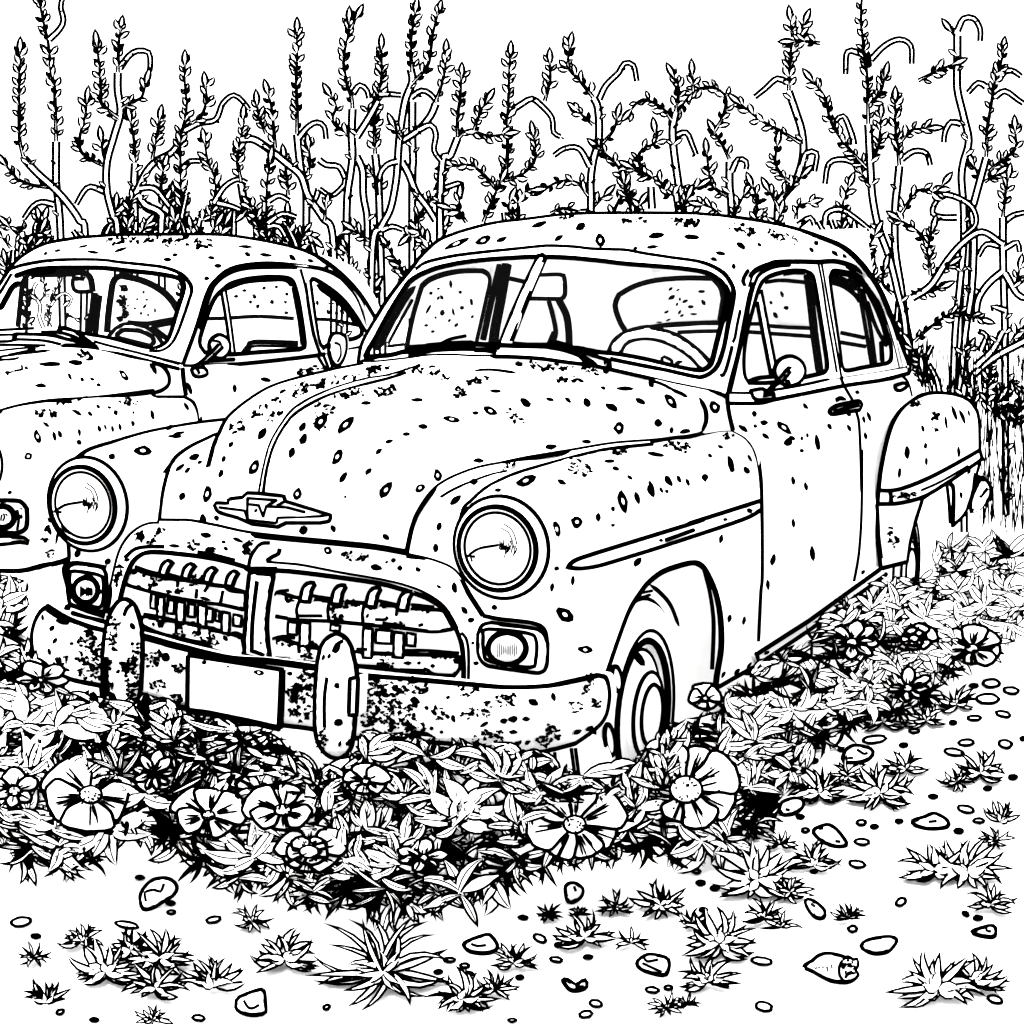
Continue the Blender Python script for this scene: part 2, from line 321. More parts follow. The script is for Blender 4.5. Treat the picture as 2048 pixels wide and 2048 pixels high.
m = MB(); fl = lambda px, pull=0.: HOODF(px, np.asarray(pull) + .012)
fl.fr = M
bad = loop('1:1035,1475 1045,1463 1105,1465', '1:1105,1465 1102,1446 1170,1437', '1:1170,1437 1195,1415', '1:1195,1415 1260,1418 1370,1430', '1:1370,1430 1378,1455', '1:1378,1455 1597,1522', '1:1597,1522 1590,1550 1545,1560', '1:1545,1560 1380,1560', '1:1380,1560 1340,1580', '1:1340,1580 1220,1566', '1:1220,1566 1150,1535', '1:1150,1535 1060,1508 1035,1475')
m.skin(bad, fl, step=14, bulge=.006, rad=12, thick=(0, .04, 0)); m.ink(bad, fl, 6, closed=True, sm=False, pull=.003)
for s in ('1:1060,1485 1180,1500 1195,1545 1225,1560', '1:1195,1440 1195,1545', '1:1195,1440 1330,1450', '1:1335,1450 1285,1480 1270,1530', '1:1285,1480 1385,1485 1470,1508', '1:1335,1560 1340,1535 1545,1528 1580,1522', '1:1195,1545 1330,1560', '1:1205,1470 1250,1475 1270,1530', '1:1375,1455 1340,1475'):
    m.ink(s, fl, 4.5, sm=False, pull=.014)
m.specks('1:1235,1500,24,14,-60', fl, pull=.016)
m.build('hood_emblem', hood, [CHROME, INK])

# ---- front fenders
m = MB()
rear_edge = '3:430,1190 500,1232 545,1300 566,1400 574,1550 576,1930 6:657,690 645,940'
arch = '6:440,1160 450,1080 470,950 465,800 440,680 400,590 365,552 325,545 260,560 180,590 115,640 5:1640,690 1590,770 1540,900 1475,1090'
m.skin(loop(joint, '3:262,1209 350,1195 430,1190', rear_edge, '6:645,940 645,1035', '6:645,1035 550,1090 440,1160', arch, '5:1475,1090 1440,1090 1300,1120 1180,1142 1000,1145 820,1125', '5:820,1125 808,1010 790,920 745,865', '5:745,865 815,840 885,800', '5:885,800 820,700 750,590 650,540 515,508'), FENF)
m.ink('5:885,800 820,700 750,590 650,540 515,508', FENF, 9); m.ink(rear_edge, FENF, 9); m.ink('3:0,1250 110,1232 262,1212 350,1195 430,1190', FENF, 7)
m.ink(arch, FENF, 10); m.ink('6:445,1150 550,1090 650,1035', FENF, 7)
m.ink('2:770,1560 790,1490 830,1450 900,1390 1020,1330 1150,1288 1400,1222 1510,1200 1700,1180', FENF, 6); m.ink('2:680,1435 760,1390 900,1335 1000,1310', FENF, 5)
m.ink('5:885,800 960,815 1120,835 1180,865 1195,930', FENF, 7)
m.ink('6:385,575 415,690 432,820 430,960 425,1060', FENF, 6)
m.specks('3:310,1320,30,20,35 365,1275,34,18,25 500,1395,45,30,50 515,1333,45,16,60 95,1450,70,35,55 150,1440,50,22,60 195,1457,45,20,65 283,1433,45,35,80 58,1497,35,16,60 88,1505,26,18,30 390,1650,28,22,0 368,1750,50,22,-75 418,1365,95,35,75 10,1490,80,30,70 335,1070,-75,55,70 555,1270,45,25,85', FENF, 9)
m.specks('2:1240,1590,-75,40,75 1338,1555,-60,55,0 1440,1532,45,24,85 1512,1492,30,20,80 1512,1570,22,18,0 1560,1455,-115,45,75 1630,1440,65,28,75 1695,1405,70,35,65 1240,1780,28,24,0 1218,1870,45,20,-85 1318,1838,50,20,-85 1630,1750,55,36,-50 750,1450,70,30,-40 955,1400,36,16,-10 1265,1362,50,22,25 1090,1355,-100,45,-20 1525,1297,42,20,15 1495,1260,55,18,0 1595,1340,34,16,40 672,1575,48,26,-70 655,1680,48,28,-85 1720,1228,80,22,10 840,1360,40,35,0', FENF, 10)
m.specks('5:1280,795,-100,60,35 1378,965,-70,38,10 938,760,32,30,0 795,775,45,26,50 825,822,36,22,-20 835,932,18,14,0 850,1030,26,22,0 745,670,70,32,80 570,578,30,22,30 482,572,28,24,0 450,532,26,22,0 368,568,60,30,10', FENF, 11)
m.specks('6:510,815,45,20,-80 580,825,45,18,-80 480,1085,40,16,-60 545,1070,44,18,-50 605,1040,40,14,-50', FENF, 12)
m.rust('2:1340,1290,80,36,20 1010,1285,36,24,-20 1560,1215,50,26,5 1840,1195,40,26,0 3:130,1270,80,20,0 410,1220,40,16,20', FENF, 13)
fen = m.build('front_fender', car)
m = MB(); mo = loop('2:1290,1775 1330,1740 1430,1705', '2:1430,1705 1932,1550 3:200,1672 575,1552', '3:575,1552 575,1600', '3:575,1600 480,1650 200,1745 0,1810 2:1600,1720 1450,1765 1360,1780 1290,1775')
m.skin(mo, FENF, m=0, step=16, bulge=.012, rad=9); m.ink(mo, FENF, 7, closed=True, sm=False, pull=.006); m.ink('3:80,1758 225,1705', FENF, 6, pull=.016); m.specks('3:58,1758,24,16,0 515,1605,36,24,20 390,1650,24,20,0', FENF, pull=.018)
m.build('side_moulding', fen, [CHROME, INK])
m = MB()
m.skin(loop('1:300,1330 370,1245 430,1208 560,1165 700,1125 820,1100 960,1076 1095,1060', '1:1095,1060 1090,1200 1000,1400 860,1550 772,1556', 'g:640,45 530,50 430,90 330,170 250,280 200,400 150,600 110,800 60,1000', '4:510,830 430,800 330,770', '4:330,770 345,720 325,650 310,575 335,525 335,430', '4:335,430 290,360 1:270,1400 300,1330'), LFENF)
m.ink('1:350,1262 430,1206 560,1165 700,1125 820,1100 960,1076 1095,1060', LFENF, 7)
m.ink('4:330,425 335,525 310,575 325,650 345,720 330,770', LFENF, 8); m.ink('g:640,45 530,50 430,90 330,170 250,280 200,400 150,600 110,800 60,1000', LFENF, 9)
m.ink('k:350,950 390,915 500,925 640,950', LFENF, 8); m.ink('k:600,995 635,1040 640,1150 625,1280', LFENF, 5)
m.ink('k:340,1260 370,1225 500,1270 630,1310', LFENF, 7); m.ink('k:390,1285 500,1320 630,1350', LFENF, 8)
m.specks('1:690,1210,-95,48,5 540,1238,36,30,0 845,1140,70,20,0 865,1125,60,14,-10 820,1098,40,24,-30', LFENF, 3); m.specks('4:375,500,50,30,-70 520,540,40,28,-50 370,465,40,12,0', LFENF, 4)
m.build('front_fender', car)

m = MB(); CWF = Field(M, [('3:262,1209', 'x', .62), ('3:430,1190', 'x', .70), ('3:400,1050', 'x', .74), ('3:125,985', 'y', 1.43), ('j:900,1290', 'y', 1.56), ('i:1200,1012', 'y', 1.43), ('i:1180,937', 'y', 1.46), ('i:70,985', 'x', -.68), ('i:330,1010', 'y', 1.5), ('j:1590,1590', 'x', .72)])
m.skin(loop(cowl_low, '3:400,1050 412,1120 430,1190', '3:430,1190 350,1195 262,1209', '3:262,1209 230,1140 200,1072 150,1012 105,985', hood_rear.replace('3:125,985', '3:105,985'), '1:1750,795 i:70,985'), CWF)
m.specks('3:335,1070,-75,55,70', CWF, 3); m.ink('3:255,1020 285,1080 290,1140 270,1195', CWF, 7, taper=True); m.build('cowl_panel', car)
# ---- headlights and parking lights
def headlight(c, sx, w_=1.):
    m = MB(); x, z = c
    m.lathe((x, .05, z), [(.06, .118), (-.01, .128), (-.014, .126), (-.026, .110), (-.034, .104), (-.04, .098), (-.03, .088)], n=48)
    t = .0058
    m.ring((x, .05, z), .1275, t, off=-.014); m.ring((x, .05, z), .1035, t * 1.35, off=-.036)
    h = m.build('headlight', car, [CHROME, INK])
    m = MB(); m.lathe((x, .022, z), [(0, .092), (-.012, .08), (-.02, .06), (-.025, .03), (-.027, .001)], n=48); m.ring((x, .022, z), .089, t * .7, off=-.008)
    f = YP(-.008); q = proj(M.world([[x, -.008, z]]))[0][0]
    L = lambda s: [(q[0] + a * w_, q[1] + b * w_) for a, b in s]
    m.ink(L([(-52, 12), (-30, -2), (0, -8), (14, -10)]), f, 4.5, taper=True); m.ink(L([(-47, 10), (-43, 24)]), f, 3); m.ink(L([(-54, 12), (-38, 14)]), f, 4)
    rng = random.Random(4)
    for i in range(10):
        a = 12 + i * 3.4; b = -12 + rng.uniform(-10, 6); m.ink(L([(a, b), (a + 1 + i * .3, b + 8), (a - 1, b + 16 + rng.uniform(0, 10))]), f, 1.9)
    for i in range(9):
        a, b = rng.uniform(8, 26), rng.uniform(-16, 0); m.ink(L([(a, b), (a + 9, b + rng.uniform(-5, 5))]), f, 2.6)
    m.ink(L([(20, -52), (36, -40), (44, -22), (46, -10)]), f, 2.2); m.ink(L([(14, -44), (30, -34), (38, -16)]), f, 2)
    m.ink(L([(-40, 44), (-28, 58), (-12, 66)]), f, 2.5, taper=True)
    m.build('headlight_lens', h, [DUSTY, INK]); return h
def hl_at(px): P = on(M, T(px), 'y', .05)[0]; return (P[0], P[2])
headlight(hl_at('5:982,466'), 1); headlight(hl_at('0:181,1007'), -1, .88)
def parking(frame, inner, cpx, rx, ry, fld):
    m = MB(); o = loop(*frame); m.skin(o, fld, step=14, bulge=.02, rad=14, thick=(0, .04, 0)); m.ink(o, fld, 7, closed=True, sm=False, pull=.004)
    m.ink(inner, fld, 6, closed=True, pull=.02)
    p = m.build('parking_light', car, [CHROME, INK]); m = MB(); c = T(cpx)[0]
    el = np.array([(c[0] + rx * math.cos(t), c[1] + ry * math.sin(t)) for t in np.linspace(0, 2 * math.pi, 40, endpoint=False)])
    m.skin(el, fld, step=9, bulge=.035, rad=22); m.ink(el, fld, 10, closed=True, sm=False, pull=.022); rng = random.Random(6)
    for i in range(11):
        x = c[0] - rx * .5 + i * rx * .1; h = ry * rng.uniform(.22, .5); m.ink([(x, c[1] - h + 3), (x, c[1] + h + 3)], fld, 1.6, pull=.042)
    m.build('lamp_lens', p, [DUSTY, INK])
parking(['5:860,890 880,848 925,836', '5:925,836 1120,862 1175,885 1196,935', '5:1196,935 1190,1045 1160,1075 1130,1076', '5:1130,1076 950,1050 895,1035 862,985 860,890'], '5:885,900 905,865 1100,885 1140,920 1138,1010 1110,1050 920,1020 890,985', '5:1000,958', 38, 32, FENF)
parking(['k:350,975 385,930 440,922', 'k:440,922 600,945 640,1000', 'k:640,1000 645,1200 620,1280', 'k:620,1280 400,1230 360,1150 350,975'], 'k:372,1000 400,975 590,1005 620,1060 612,1220 560,1240 420,1200 385,1130', 'k:492,1115', 24, 25, LFENF)

# ---- grille
m = MB(); out_l = 'g:60,1000 110,800 150,600 200,400 250,280 330,170 430,90 530,50 640,45'
inn = 'h:1800,1140 1800,1000 1785,840 1735,700 1680,600 1630,545 1500,465 1330,405 1150,355 900,315 500,262 300,245 80,242 g:1550,500 1300,432 1050,388 850,365 700,350 520,348 420,385 340,470 270,640 215,850'
SURF = Field(M, [('g:60,1000 g:150,600 g:430,90', 'y', .03), ('1:1240,1618', 'y', -.005), ('2:515,1702', 'y', .015), ('5:885,800', 'y', .05), ('h:1800,1140', 'y', .03), ('h:900,315 g:1300,432 g:340,470', 'y', .0)])
m.skin(loop(out_l, hood_front, '5:515,508 650,540 750,590 820,700 885,800', '5:885,800 830,850 820,1010 820,1125', inn, 'g:215,850 60,1000'), SURF, step=16)
m.ink(inn, SURF, 8); m.ink('g:270,400 380,310 520,285 690,285', SURF, 6); m.ink('g:1050,340 1200,365 1450,430', SURF, 5); m.ink('h:215,175 400,190 520,205 800,260 1150,320 1350,370 1500,430 1620,510 1690,590', SURF, 4)
m.ink('h:1780,745 1820,790 1840,900 1840,1130', SURF, 5); m.ink('h:70,215 85,140 120,80 170,30 240,25', SURF, 6); m.ink('h:320,70 310,110 270,130 215,165', SURF, 7)
m.rust('g:420,170,50,60,-40 550,230,60,30,-30 640,130,70,26,-30 990,270,60,60,0 1180,320,50,24,10 1560,330,30,90,10 1600,250,60,24,-30 290,400,40,30,-40 210,540,24,60,10 180,640,18,60,5', SURF, 21, 1.3)
m.specks('g:1135,160,120,60,10 1325,235,50,40,0 1350,305,60,44,20 1480,215,130,40,25 800,275,130,40,5 175,700,60,26,85', SURF, 5); m.specks('h:705,85,-70,60,20 1100,220,90,50,20 1235,165,40,36,0 1285,222,44,36,-60 1430,235,44,30,40 1180,178,30,20,-50 1725,385,95,50,80 1600,375,50,22,30 1800,560,60,36,60 1855,640,50,34,-20 1870,828,24,24,0 1895,990,40,26,0', SURF, 6)
m.rust('h:930,130,110,40,5', SURF, 22, 1.2)
sur = m.build('grille_surround', car, [CHROME, INK])
m = MB(); bk = YP(.14); m.skin(loop('g:150,1100 150,300 640,200 1600,400', 'h:100,150 900,240 1500,380 1850,700 1880,1200', 'h:1880,1200 0,1050 g:900,1500 150,1100'), bk, step=40); m.build('radiator_panel', car, [LINING, INK])
def bar(o, fld, extra=(), rust='', sp='', seed=1):
    m = MB(); o = loop(*o); m.skin(o, fld, step=14, bulge=.025, rad=14, thick=(0, .04, 0)); m.ink(o, fld, 7, closed=True, sm=False, pull=.004)
    for e in extra: m.ink(e, fld, 5, pull=.027)
    if rust: m.rust(rust, fld, seed, 1.2, .03)
    if sp: m.specks(sp, fld, seed, .03)
    m.build('grille_bar', car, [CHROME, INK])
GB = YP(.03)
bar(['g:270,680 290,600 340,548', 'g:340,548 420,545 600,600 850,640 1100,680 1330,715 1565,780', 'g:1565,780 1560,965', 'g:1560,965 1300,905 1000,865 750,815 500,755 330,705 270,680'], GB,
    ['g:380,500 560,560 720,580 860,615', 'g:1040,740 1030,840', 'g:1320,760 1290,900', 'g:835,650 830,720', 'g:1120,770 1180,690 1280,715', 'g:1340,720 1400,760 1560,780'], 'g:600,620,70,50,0 560,700,50,40,0 860,760,40,40,0 1060,640,70,60,0 740,620,60,30,0', 'g:470,600,50,40,0 370,572,70,30,-20 980,700,60,30,0 740,770,80,40,10 1130,845,130,36,15 420,710,60,26,20', 4)
bar(['h:250,500 300,430 400,450', 'h:400,450 480,470 720,490 1010,510 1280,540 1640,570', 'h:1640,570 1725,715', 'h:1725,715 1550,735 1300,705 980,675 700,650 470,640 240,605', 'h:240,605 250,500'], GB,
    ['h:270,445 310,415 390,405', 'h:480,480 455,560 465,630', 'h:725,490 705,560 715,640', 'h:1000,510 985,600 990,660', 'h:1270,540 1255,610', 'h:470,610 660,610', 'h:1090,640 1170,640 1190,620', 'h:1150,670 1300,690', 'h:1440,690 1470,680', 'h:590,450 720,470', 'h:1120,490 1260,520', 'h:1380,520 1560,540'], 'h:790,520,70,40,5 920,510,60,24,5 1050,540,50,30,0 1170,540,40,26,0 400,480,40,24,10 780,620,60,26,5 1300,670,50,24,5 1480,560,110,14,5 740,560,24,44,0', 'h:860,540,34,24,0 1025,610,44,26,-70', 5)
bar(['g:450,1040 600,1055 820,1095 1040,1130 1300,1200 1530,1265', 'g:1530,1265 1545,1400 1510,1470 1440,1490 1350,1445', 'g:1350,1445 1200,1385 850,1290 600,1215 465,1165', 'g:465,1165 450,1040'], GB,
    ['g:470,1010 600,1030 820,1080', 'g:680,1060 660,1150', 'g:820,1090 815,1220', 'g:460,1130 600,1200 800,1255 1100,1320 1200,1370', 'g:1060,1130 1060,1220', 'g:1370,1240 1450,1210 1530,1240'], 'g:850,1240,70,50,10 1000,1130,80,40,10 1180,1290,100,90,20 1200,1180,60,40,0 850,1130,30,40,0 1020,1220,60,26,0', 'g:570,1120,40,44,0 640,1120,60,70,0 1345,1270,70,50,60', 6)
bar(['h:240,830 330,800 470,840 620,870 940,905 1250,920 1500,925 1760,940', 'h:1760,940 1770,1020 1720,1095', 'h:1720,1095 1480,1075 1280,1050 940,1015 620,990 240,955', 'h:240,955 240,830'], GB,
    ['h:250,800 340,775 440,790', 'h:1330,890 1500,890 1760,910', 'h:940,880 1020,880', 'h:1480,1090 1490,1035 1560,1080 1730,1090', 'h:950,1010 1100,1020', 'h:1290,1045 1480,1050', 'h:270,950 400,960', 'h:470,840 475,910'], 'h:530,900,50,60,0 1180,1000,70,40,0 1200,920,60,24,0 350,830,80,22,5 590,850,40,30,0 1600,940,130,18,5 1140,1000,30,30,0 1740,970,24,30,0', 'h:1350,990,80,36,0 1440,990,36,32,0 1550,1012,44,36,0', 7)
def tooth(o, fld, w=7):
    m = MB(); o = loop(*o); m.skin(o, fld, step=10, bulge=.012, rad=10, thick=(0, .03, 0)); m.ink(o, fld, w, closed=True, sm=False, pull=.003); m.build('grille_tooth', car, [CHROME, INK])
TF = YP(.0)
for x, y, s in ((690, 575, 1), (930, 610, 1), (1160, 650, 1), (1400, 690, .9)):
    tooth([f'g:{x-45},{y-10} {x-20},{y-95} {x+40*s},{y-140} {x+95*s},{y-110}', f'g:{x+95*s},{y-110} {x+50},{y-60} {x+20},{y+30}', f'g:{x+20},{y+30} {x-40},{y+10} {x-45},{y-10}'], TF)
for x, y in ((530, 440), (780, 460), (1060, 480), (1315, 510)):
    tooth([f'h:{x-45},{y+40} {x-25},{y-40} {x+10},{y-90} {x+60},{y-95} {x+70},{y-75}', f'h:{x+70},{y-75} {x+45},{y-30} {x+30},{y+60}', f'h:{x+30},{y+60} {x-40},{y+50} {x-45},{y+40}'], TF)
LT = YP(.02)
for x, y0, y1, w_ in ((575, 785, 955, 26), (655, 815, 1095, 34), (765, 850, 1010, 34), (868, 870, 1105, 40), (985, 895, 1045, 36), (1100, 910, 1150, 42), (1180, 940, 1095, 34), (1262, 965, 1090, 22), (1352, 985, 1220, 40), (1478, 1015, 1145, 42)):
    tooth([f'g:{x-w_},{y0} {x+w_},{y0+18}', f'g:{x+w_},{y0+18} {x+w_-5},{y1}', f'g:{x+w_-5},{y1} {x-w_-5},{y1-12}', f'g:{x-w_-5},{y1-12} {x-w_},{y0}'], LT, 5)
for x, y0, y1, w_ in ((425, 655, 765, 36), (525, 660, 890, 38), (770, 680, 735, 36), (1030, 705, 955, 36), (1280, 740, 950, 38), (1380, 750, 855, 34), (1160, 720, 835, 62)):
    tooth([f'h:{x-w_},{y0} {x+w_},{y0+12}', f'h:{x+w_},{y0+12} {x+w_-5},{y1}', f'h:{x+w_-5},{y1} {x-w_-5},{y1-8}', f'h:{x-w_-5},{y1-8} {x-w_},{y0}'], LT, 5)
m = MB(); o = loop('h:80,262 270,275', 'h:270,275 238,450 215,650 220,800 240,965', 'h:240,965 120,950 45,925', 'h:45,925 40,800 55,600 65,420 80,262'); PF = YP(-.02)
m.skin(o, PF, step=12, bulge=.02, rad=14, thick=(0, .06, 0)); m.ink(o, PF, 9, closed=True, sm=False, pull=.003); m.ink('h:138,330 120,480 100,680 95,890', PF, 7, pull=.022); m.ink('h:85,890 140,905 190,930', PF, 6, pull=.022); m.specks('h:168,828,36,16,90', PF, pull=.024)
m.build('grille_post', car, [CHROME, INK])
m = MB(); m.ink('h:80,240 300,240', SURF, 13, sm=False); m.skin(loop('h:85,215 120,90 175,35 300,40 300,100 230,170 520,200 520,225 85,215'), SURF, step=12, bulge=.012, rad=10); m.build('surround_clasp', sur, [CHROME, INK])

# ---- bumper with guards, plate
m = MB()
bt = '5:270,1085 400,1097 600,1112 820,1132 1000,1147 1180,1142 1300,1120 1440,1088'; be = '5:1440,1088 1475,1100 1490,1150 1490,1210 1470,1290 1420,1350 1330,1415'; bb = '5:1330,1415 1200,1448 1080,1463 940,1452 820,1425 500,1400 260,1390'
o = loop('4:230,755 320,810 420,850 520,875 690,905 850,950 1100,1005 1300,1022 1525,1052 1725,1083', bt, be, bb, '5:260,1390 4:1500,1345 1370,1328 1200,1300 1000,1265 850,1235 690,1180 490,1138', '4:490,1138 350,1108 230,1060 185,1028 162,970 157,900 172,830 200,780 230,755')
m.skin(o, BUMPF, step=20, bulge=.03, rad=40, thick=(0, .05, 0)); m.ink(o, BUMPF, 9, closed=True, sm=False, pull=.004)
m.ink('4:690,900 850,945 1100,1005 1300,1020 1525,1050', BUMPF, 12, pull=.008); m.ink('4:225,770 270,800 330,830', BUMPF, 6, pull=.02); m.ink('4:690,1185 850,1235 905,1250', BUMPF, 9, pull=.012)
m.rust('5:330,1150,60,70,0 420,1150,70,50,0 400,1240,90,70,0 520,1130,80,50,0 480,1280,90,60,-20 340,1290,60,60,0 590,1150,40,30,0 680,1270,40,34,0 830,1270,50,30,-15 900,1260,24,44,0 800,1160,60,30,0 990,1200,50,36,-15 1000,1205,40,30,0 880,1385,50,34,0 960,1390,30,44,0 1050,1420,60,16,0 1220,1365,40,50,10 1165,1405,34,36,0 1330,1240,34,30,0 1390,1130,30,60,30 1435,1225,20,24,0 560,1330,50,30,0 500,1330,60,30,0 440,1330,24,34,0', BUMPF, 31, 1., .034)
m.specks('5:715,1195,24,18,0 610,1245,24,22,0 740,1295,40,22,70 635,1345,24,22,0 683,1362,20,18,0 555,1210,50,40,20 1125,1218,60,36,30 1225,1192,44,24,75 985,1308,40,28,-15 1030,1300,50,32,0 1092,1300,46,24,0 1030,1362,44,20,0 1400,1345,44,24,-20 1340,1362,44,24,-20 940,1450,90,22,3 890,1325,44,20,-30 545,1295,20,18,0', BUMPF, 32, .034)
m.rust('4:440,930,70,36,10 430,1000,80,50,20 440,1070,60,60,10 290,1030,50,26,-30 730,1010,40,60,60 860,1060,30,34,0 760,1140,30,44,60 860,1200,40,26,0 1450,1180,70,50,0 1480,1090,50,30,0 1460,1270,70,40,0 1490,1130,30,60,0 1420,1190,30,40,0', BUMPF, 33, 1.1, .034)
m.specks('4:250,860,34,22,-50 265,920,36,20,-60 238,975,36,18,75 205,808,34,14,85 300,830,70,28,10 430,878,60,22,10 345,935,24,18,0 320,1060,40,14,20 800,1000,50,44,-50 1400,1080,30,22,0 1430,1135,44,16,-20', BUMPF, 34, .034)
m.build('front_bumper', car, [CHROME, INK])
GF = YP(-.2)
def guard(o, extra, rust, sp, sd):
    m = MB(); o = spl(o, True); m.skin(o, GF, step=12, bulge=.03, rad=34, thick=(0, .012, 0)); m.ink(o, GF, 8, closed=True, sm=False, pull=.006)
    for e in extra: m.ink(e, GF, 6, pull=.028)
    if rust: m.rust(rust, GF, sd, 1.2, .034)
    m.specks(sp, GF, sd, .034); m.build('bumper_guard', car, [CHROME, INK])
guard('4:590,722 625,728 655,760 678,830 688,930 684,1080 676,1180 655,1255 620,1278 580,1278 540,1250 510,1200 498,1130 498,1000 506,890 530,800 560,745', ['4:515,1000 512,1100 525,1190', '4:600,800 612,765 630,750'], '4:545,860,30,60,0 545,930,24,50,0 530,1100,20,110,-5 650,960,24,60,0 640,1080,40,90,0 640,1180,30,70,0 600,1050,16,40,0', '4:640,852,40,28,60 600,1035,24,20,0 570,1070,26,18,-50 545,1200,70,40,60', 41)
guard('4:1632,890 1665,905 1695,950 1715,1030 1724,1100 1715,1280 1704,1400 1685,1455 1645,1488 1600,1482 1560,1450 1530,1390 1522,1300 1524,1150 1534,1030 1552,950 1590,902', ['4:1580,1098 1568,1200 1568,1340', '4:1610,975 1625,940 1655,922'], '4:1560,1400,24,60,10 1690,1420,14,30,-20', '4:1590,995,28,18,-70 1562,1002,34,18,-75 1627,1138,34,28,60 1635,1315,50,36,-20 1640,1420,34,16,-70 1630,960,60,22,-60', 42)
m = MB(); o = loop('4:1690,1105 1730,1095', '4:1730,1095 1722,1280', '4:1722,1280 1685,1280', '4:1685,1280 1690,1105'); BR = YP(-.235); m.skin(o, BR, step=14, thick=(0, .05, 0)); m.ink(o, BR, 7, closed=True, sm=False); m.build('guard_bracket', car, [CHROME, INK])
m = MB(); PL = YP(-.19); o = loop('4:908,993 1368,1062', '4:1368,1062 1352,1348', '4:1352,1348 905,1255', '4:905,1255 908,993')
m.skin(o, PL, step=40, thick=(0, .012, 0)); m.ink('4:908,990 1368,1062', PL, 7, sm=False); m.ink('4:1364,1062 1352,1345', PL, 12, sm=False); m.ink('4:1352,1345 1200,1310 1000,1270 905,1258', PL, 12, sm=False); m.ink('4:908,993 905,1258', PL, 8, sm=False)
m.specks('4:985,1025,26,22,0 1100,1046,14,10,0 1250,1075,-50,26,10', PL, 3); m.ink('4:1225,1315 1290,1320', PL, 3)
m.build('number_plate', car, [CHROME, INK])

# ---- body side: door, quarter, sill, rear fender
m = MB(); door_o = loop('3:400,1050 412,1120 430,1190', rear_edge, '6:645,940 880,788 1100,655', '6:1105,640 1130,500 1143,300 1146,0 3:1088,1500 1083,1300 1075,1150 1060,1090 1035,1020 998,958', '3:998,958 800,1000 640,1032 560,1050 400,1050')
m.skin(door_o, DOORF)
m.ink('6:645,940 880,788 1100,655', DOORF, 9, sm=False); m.ink('6:1105,645 1130,500 1143,300 1146,0 3:1088,1500 1083,1300 1075,1150 1062,1095', DOORF, 7); m.ink('3:985,910 1000,960 1040,1030', DOORF, 6)
m.ink('3:400,1050 412,1120 430,1190', DOORF, 7)
m.specks('3:540,1105,38,24,75 803,1065,38,20,50 590,1150,45,30,0 545,1168,22,18,0 482,1180,60,28,35 692,1175,-100,40,40 598,1220,48,22,40 715,1250,50,45,0 785,1232,25,14,80 813,1215,28,14,80 865,1250,95,28,80 785,1295,24,20,30 928,1170,35,20,60 1030,1178,40,20,60 740,1450,50,22,80 806,1480,50,22,75 742,1670,48,20,85 840,1825,75,28,82 635,1860,60,26,-75 735,1230,36,22,30', DOORF, 14)
m.specks('6:695,650,54,18,88 910,500,70,26,84 720,530,60,24,-75', DOORF, 15)
door = m.build('door', car)
m = MB(); hf = XP(.875); o = loop('3:930,1085 960,1065 1040,1045', '3:1040,1045 1075,1038 1092,1055 1080,1085', '3:1080,1085 1000,1098 940,1108 928,1098 930,1085'); m.skin(o, hf, step=9, bulge=.015, rad=8, thick=(-.045, 0, 0)); m.ink(o, hf, 7, closed=True, sm=False, pull=.004); m.ink('3:945,1095 1010,1075 1075,1060', hf, 6, pull=.012)
m.ink('3:962,1035 985,1022 1005,1032 1000,1050', DOORF, 6, pull=.01); m.specks('3:1028,1108,26,20,0', hf); m.build('door_handle', door, [CHROME, INK])
m = MB(); m.skin(loop('3:998,958 1035,1020 1060,1090 1075,1150 1083,1300 1088,1500 6:1146,0 1143,300 1130,500 1105,640', '6:1105,640 1240,560', '6:1240,560 1300,300 3:1240,1500 1300,1200 1420,1005', '3:1420,1005 1330,850', '3:1330,880 1200,925 998,958'), DOORF)
m.specks('3:1072,993,26,22,0 1105,1135,40,16,75 1132,1118,55,20,70 1114,1218,40,18,85', DOORF, 16); m.specks('6:1155,590,28,16,-60', DOORF)
m.ink('3:1290,900 1330,940 1350,1010', DOORF, 5)
q = m.build('quarter_panel', car)
m = MB(); o = loop('3:1265,960 1310,945 1330,960 1290,985 1268,975 1265,960'); m.skin(o, XP(.84), step=8, bulge=.02, rad=6, thick=(-.03, 0, 0)); m.ink(o, XP(.84), 6, closed=True, sm=False); m.build('fuel_flap', q, [CHROME, INK])
m = MB(); o = loop('6:645,945 880,792 1100,657 1230,566', '6:1230,566 1265,598', '6:1265,598 1000,785 660,1030', '6:660,1030 640,990 645,945'); RK = XP(.85); m.skin(o, RK, step=18, thick=(-.06, 0, 0)); m.ink('6:640,985 890,825 1235,575', RK, 8, sm=False); m.ink('6:655,1030 900,865 1265,600', RK, 7, sm=False); m.ink('6:640,985 655,1030', RK, 6); m.specks('6:970,795,26,14,-40 690,980,30,14,-30', RK, 2); m.build('sill_panel', car)
m = MB(); rf = loop('3:1180,1500 1195,1380 1230,1220 1270,1120 1330,1050 1420,1005 1520,1000 1620,1020 1670,1062 1695,1130 1700,1290', '3:1700,1290 1715,1340', '6:1722,30 1700,110 1650,290 1588,365', '6:1588,365 1592,250 1588,175 1560,155', '6:1560,155 1500,195 1440,235', '6:1440,235 1410,330 1380,440 1365,540', '6:1365,540 1240,572', '6:1240,572 1232,480 1222,270')
m.skin(rf, REARF, step=18); m.ink(rf, REARF, 7, closed=True, sm=False); m.ink('3:1165,1570 1172,1700 1190,1850', REARF, 9); m.ink('6:1560,170 1570,260 1575,350', REARF, 5); m.ink('6:1690,110 1680,200 1650,290', REARF, 12, taper=True)
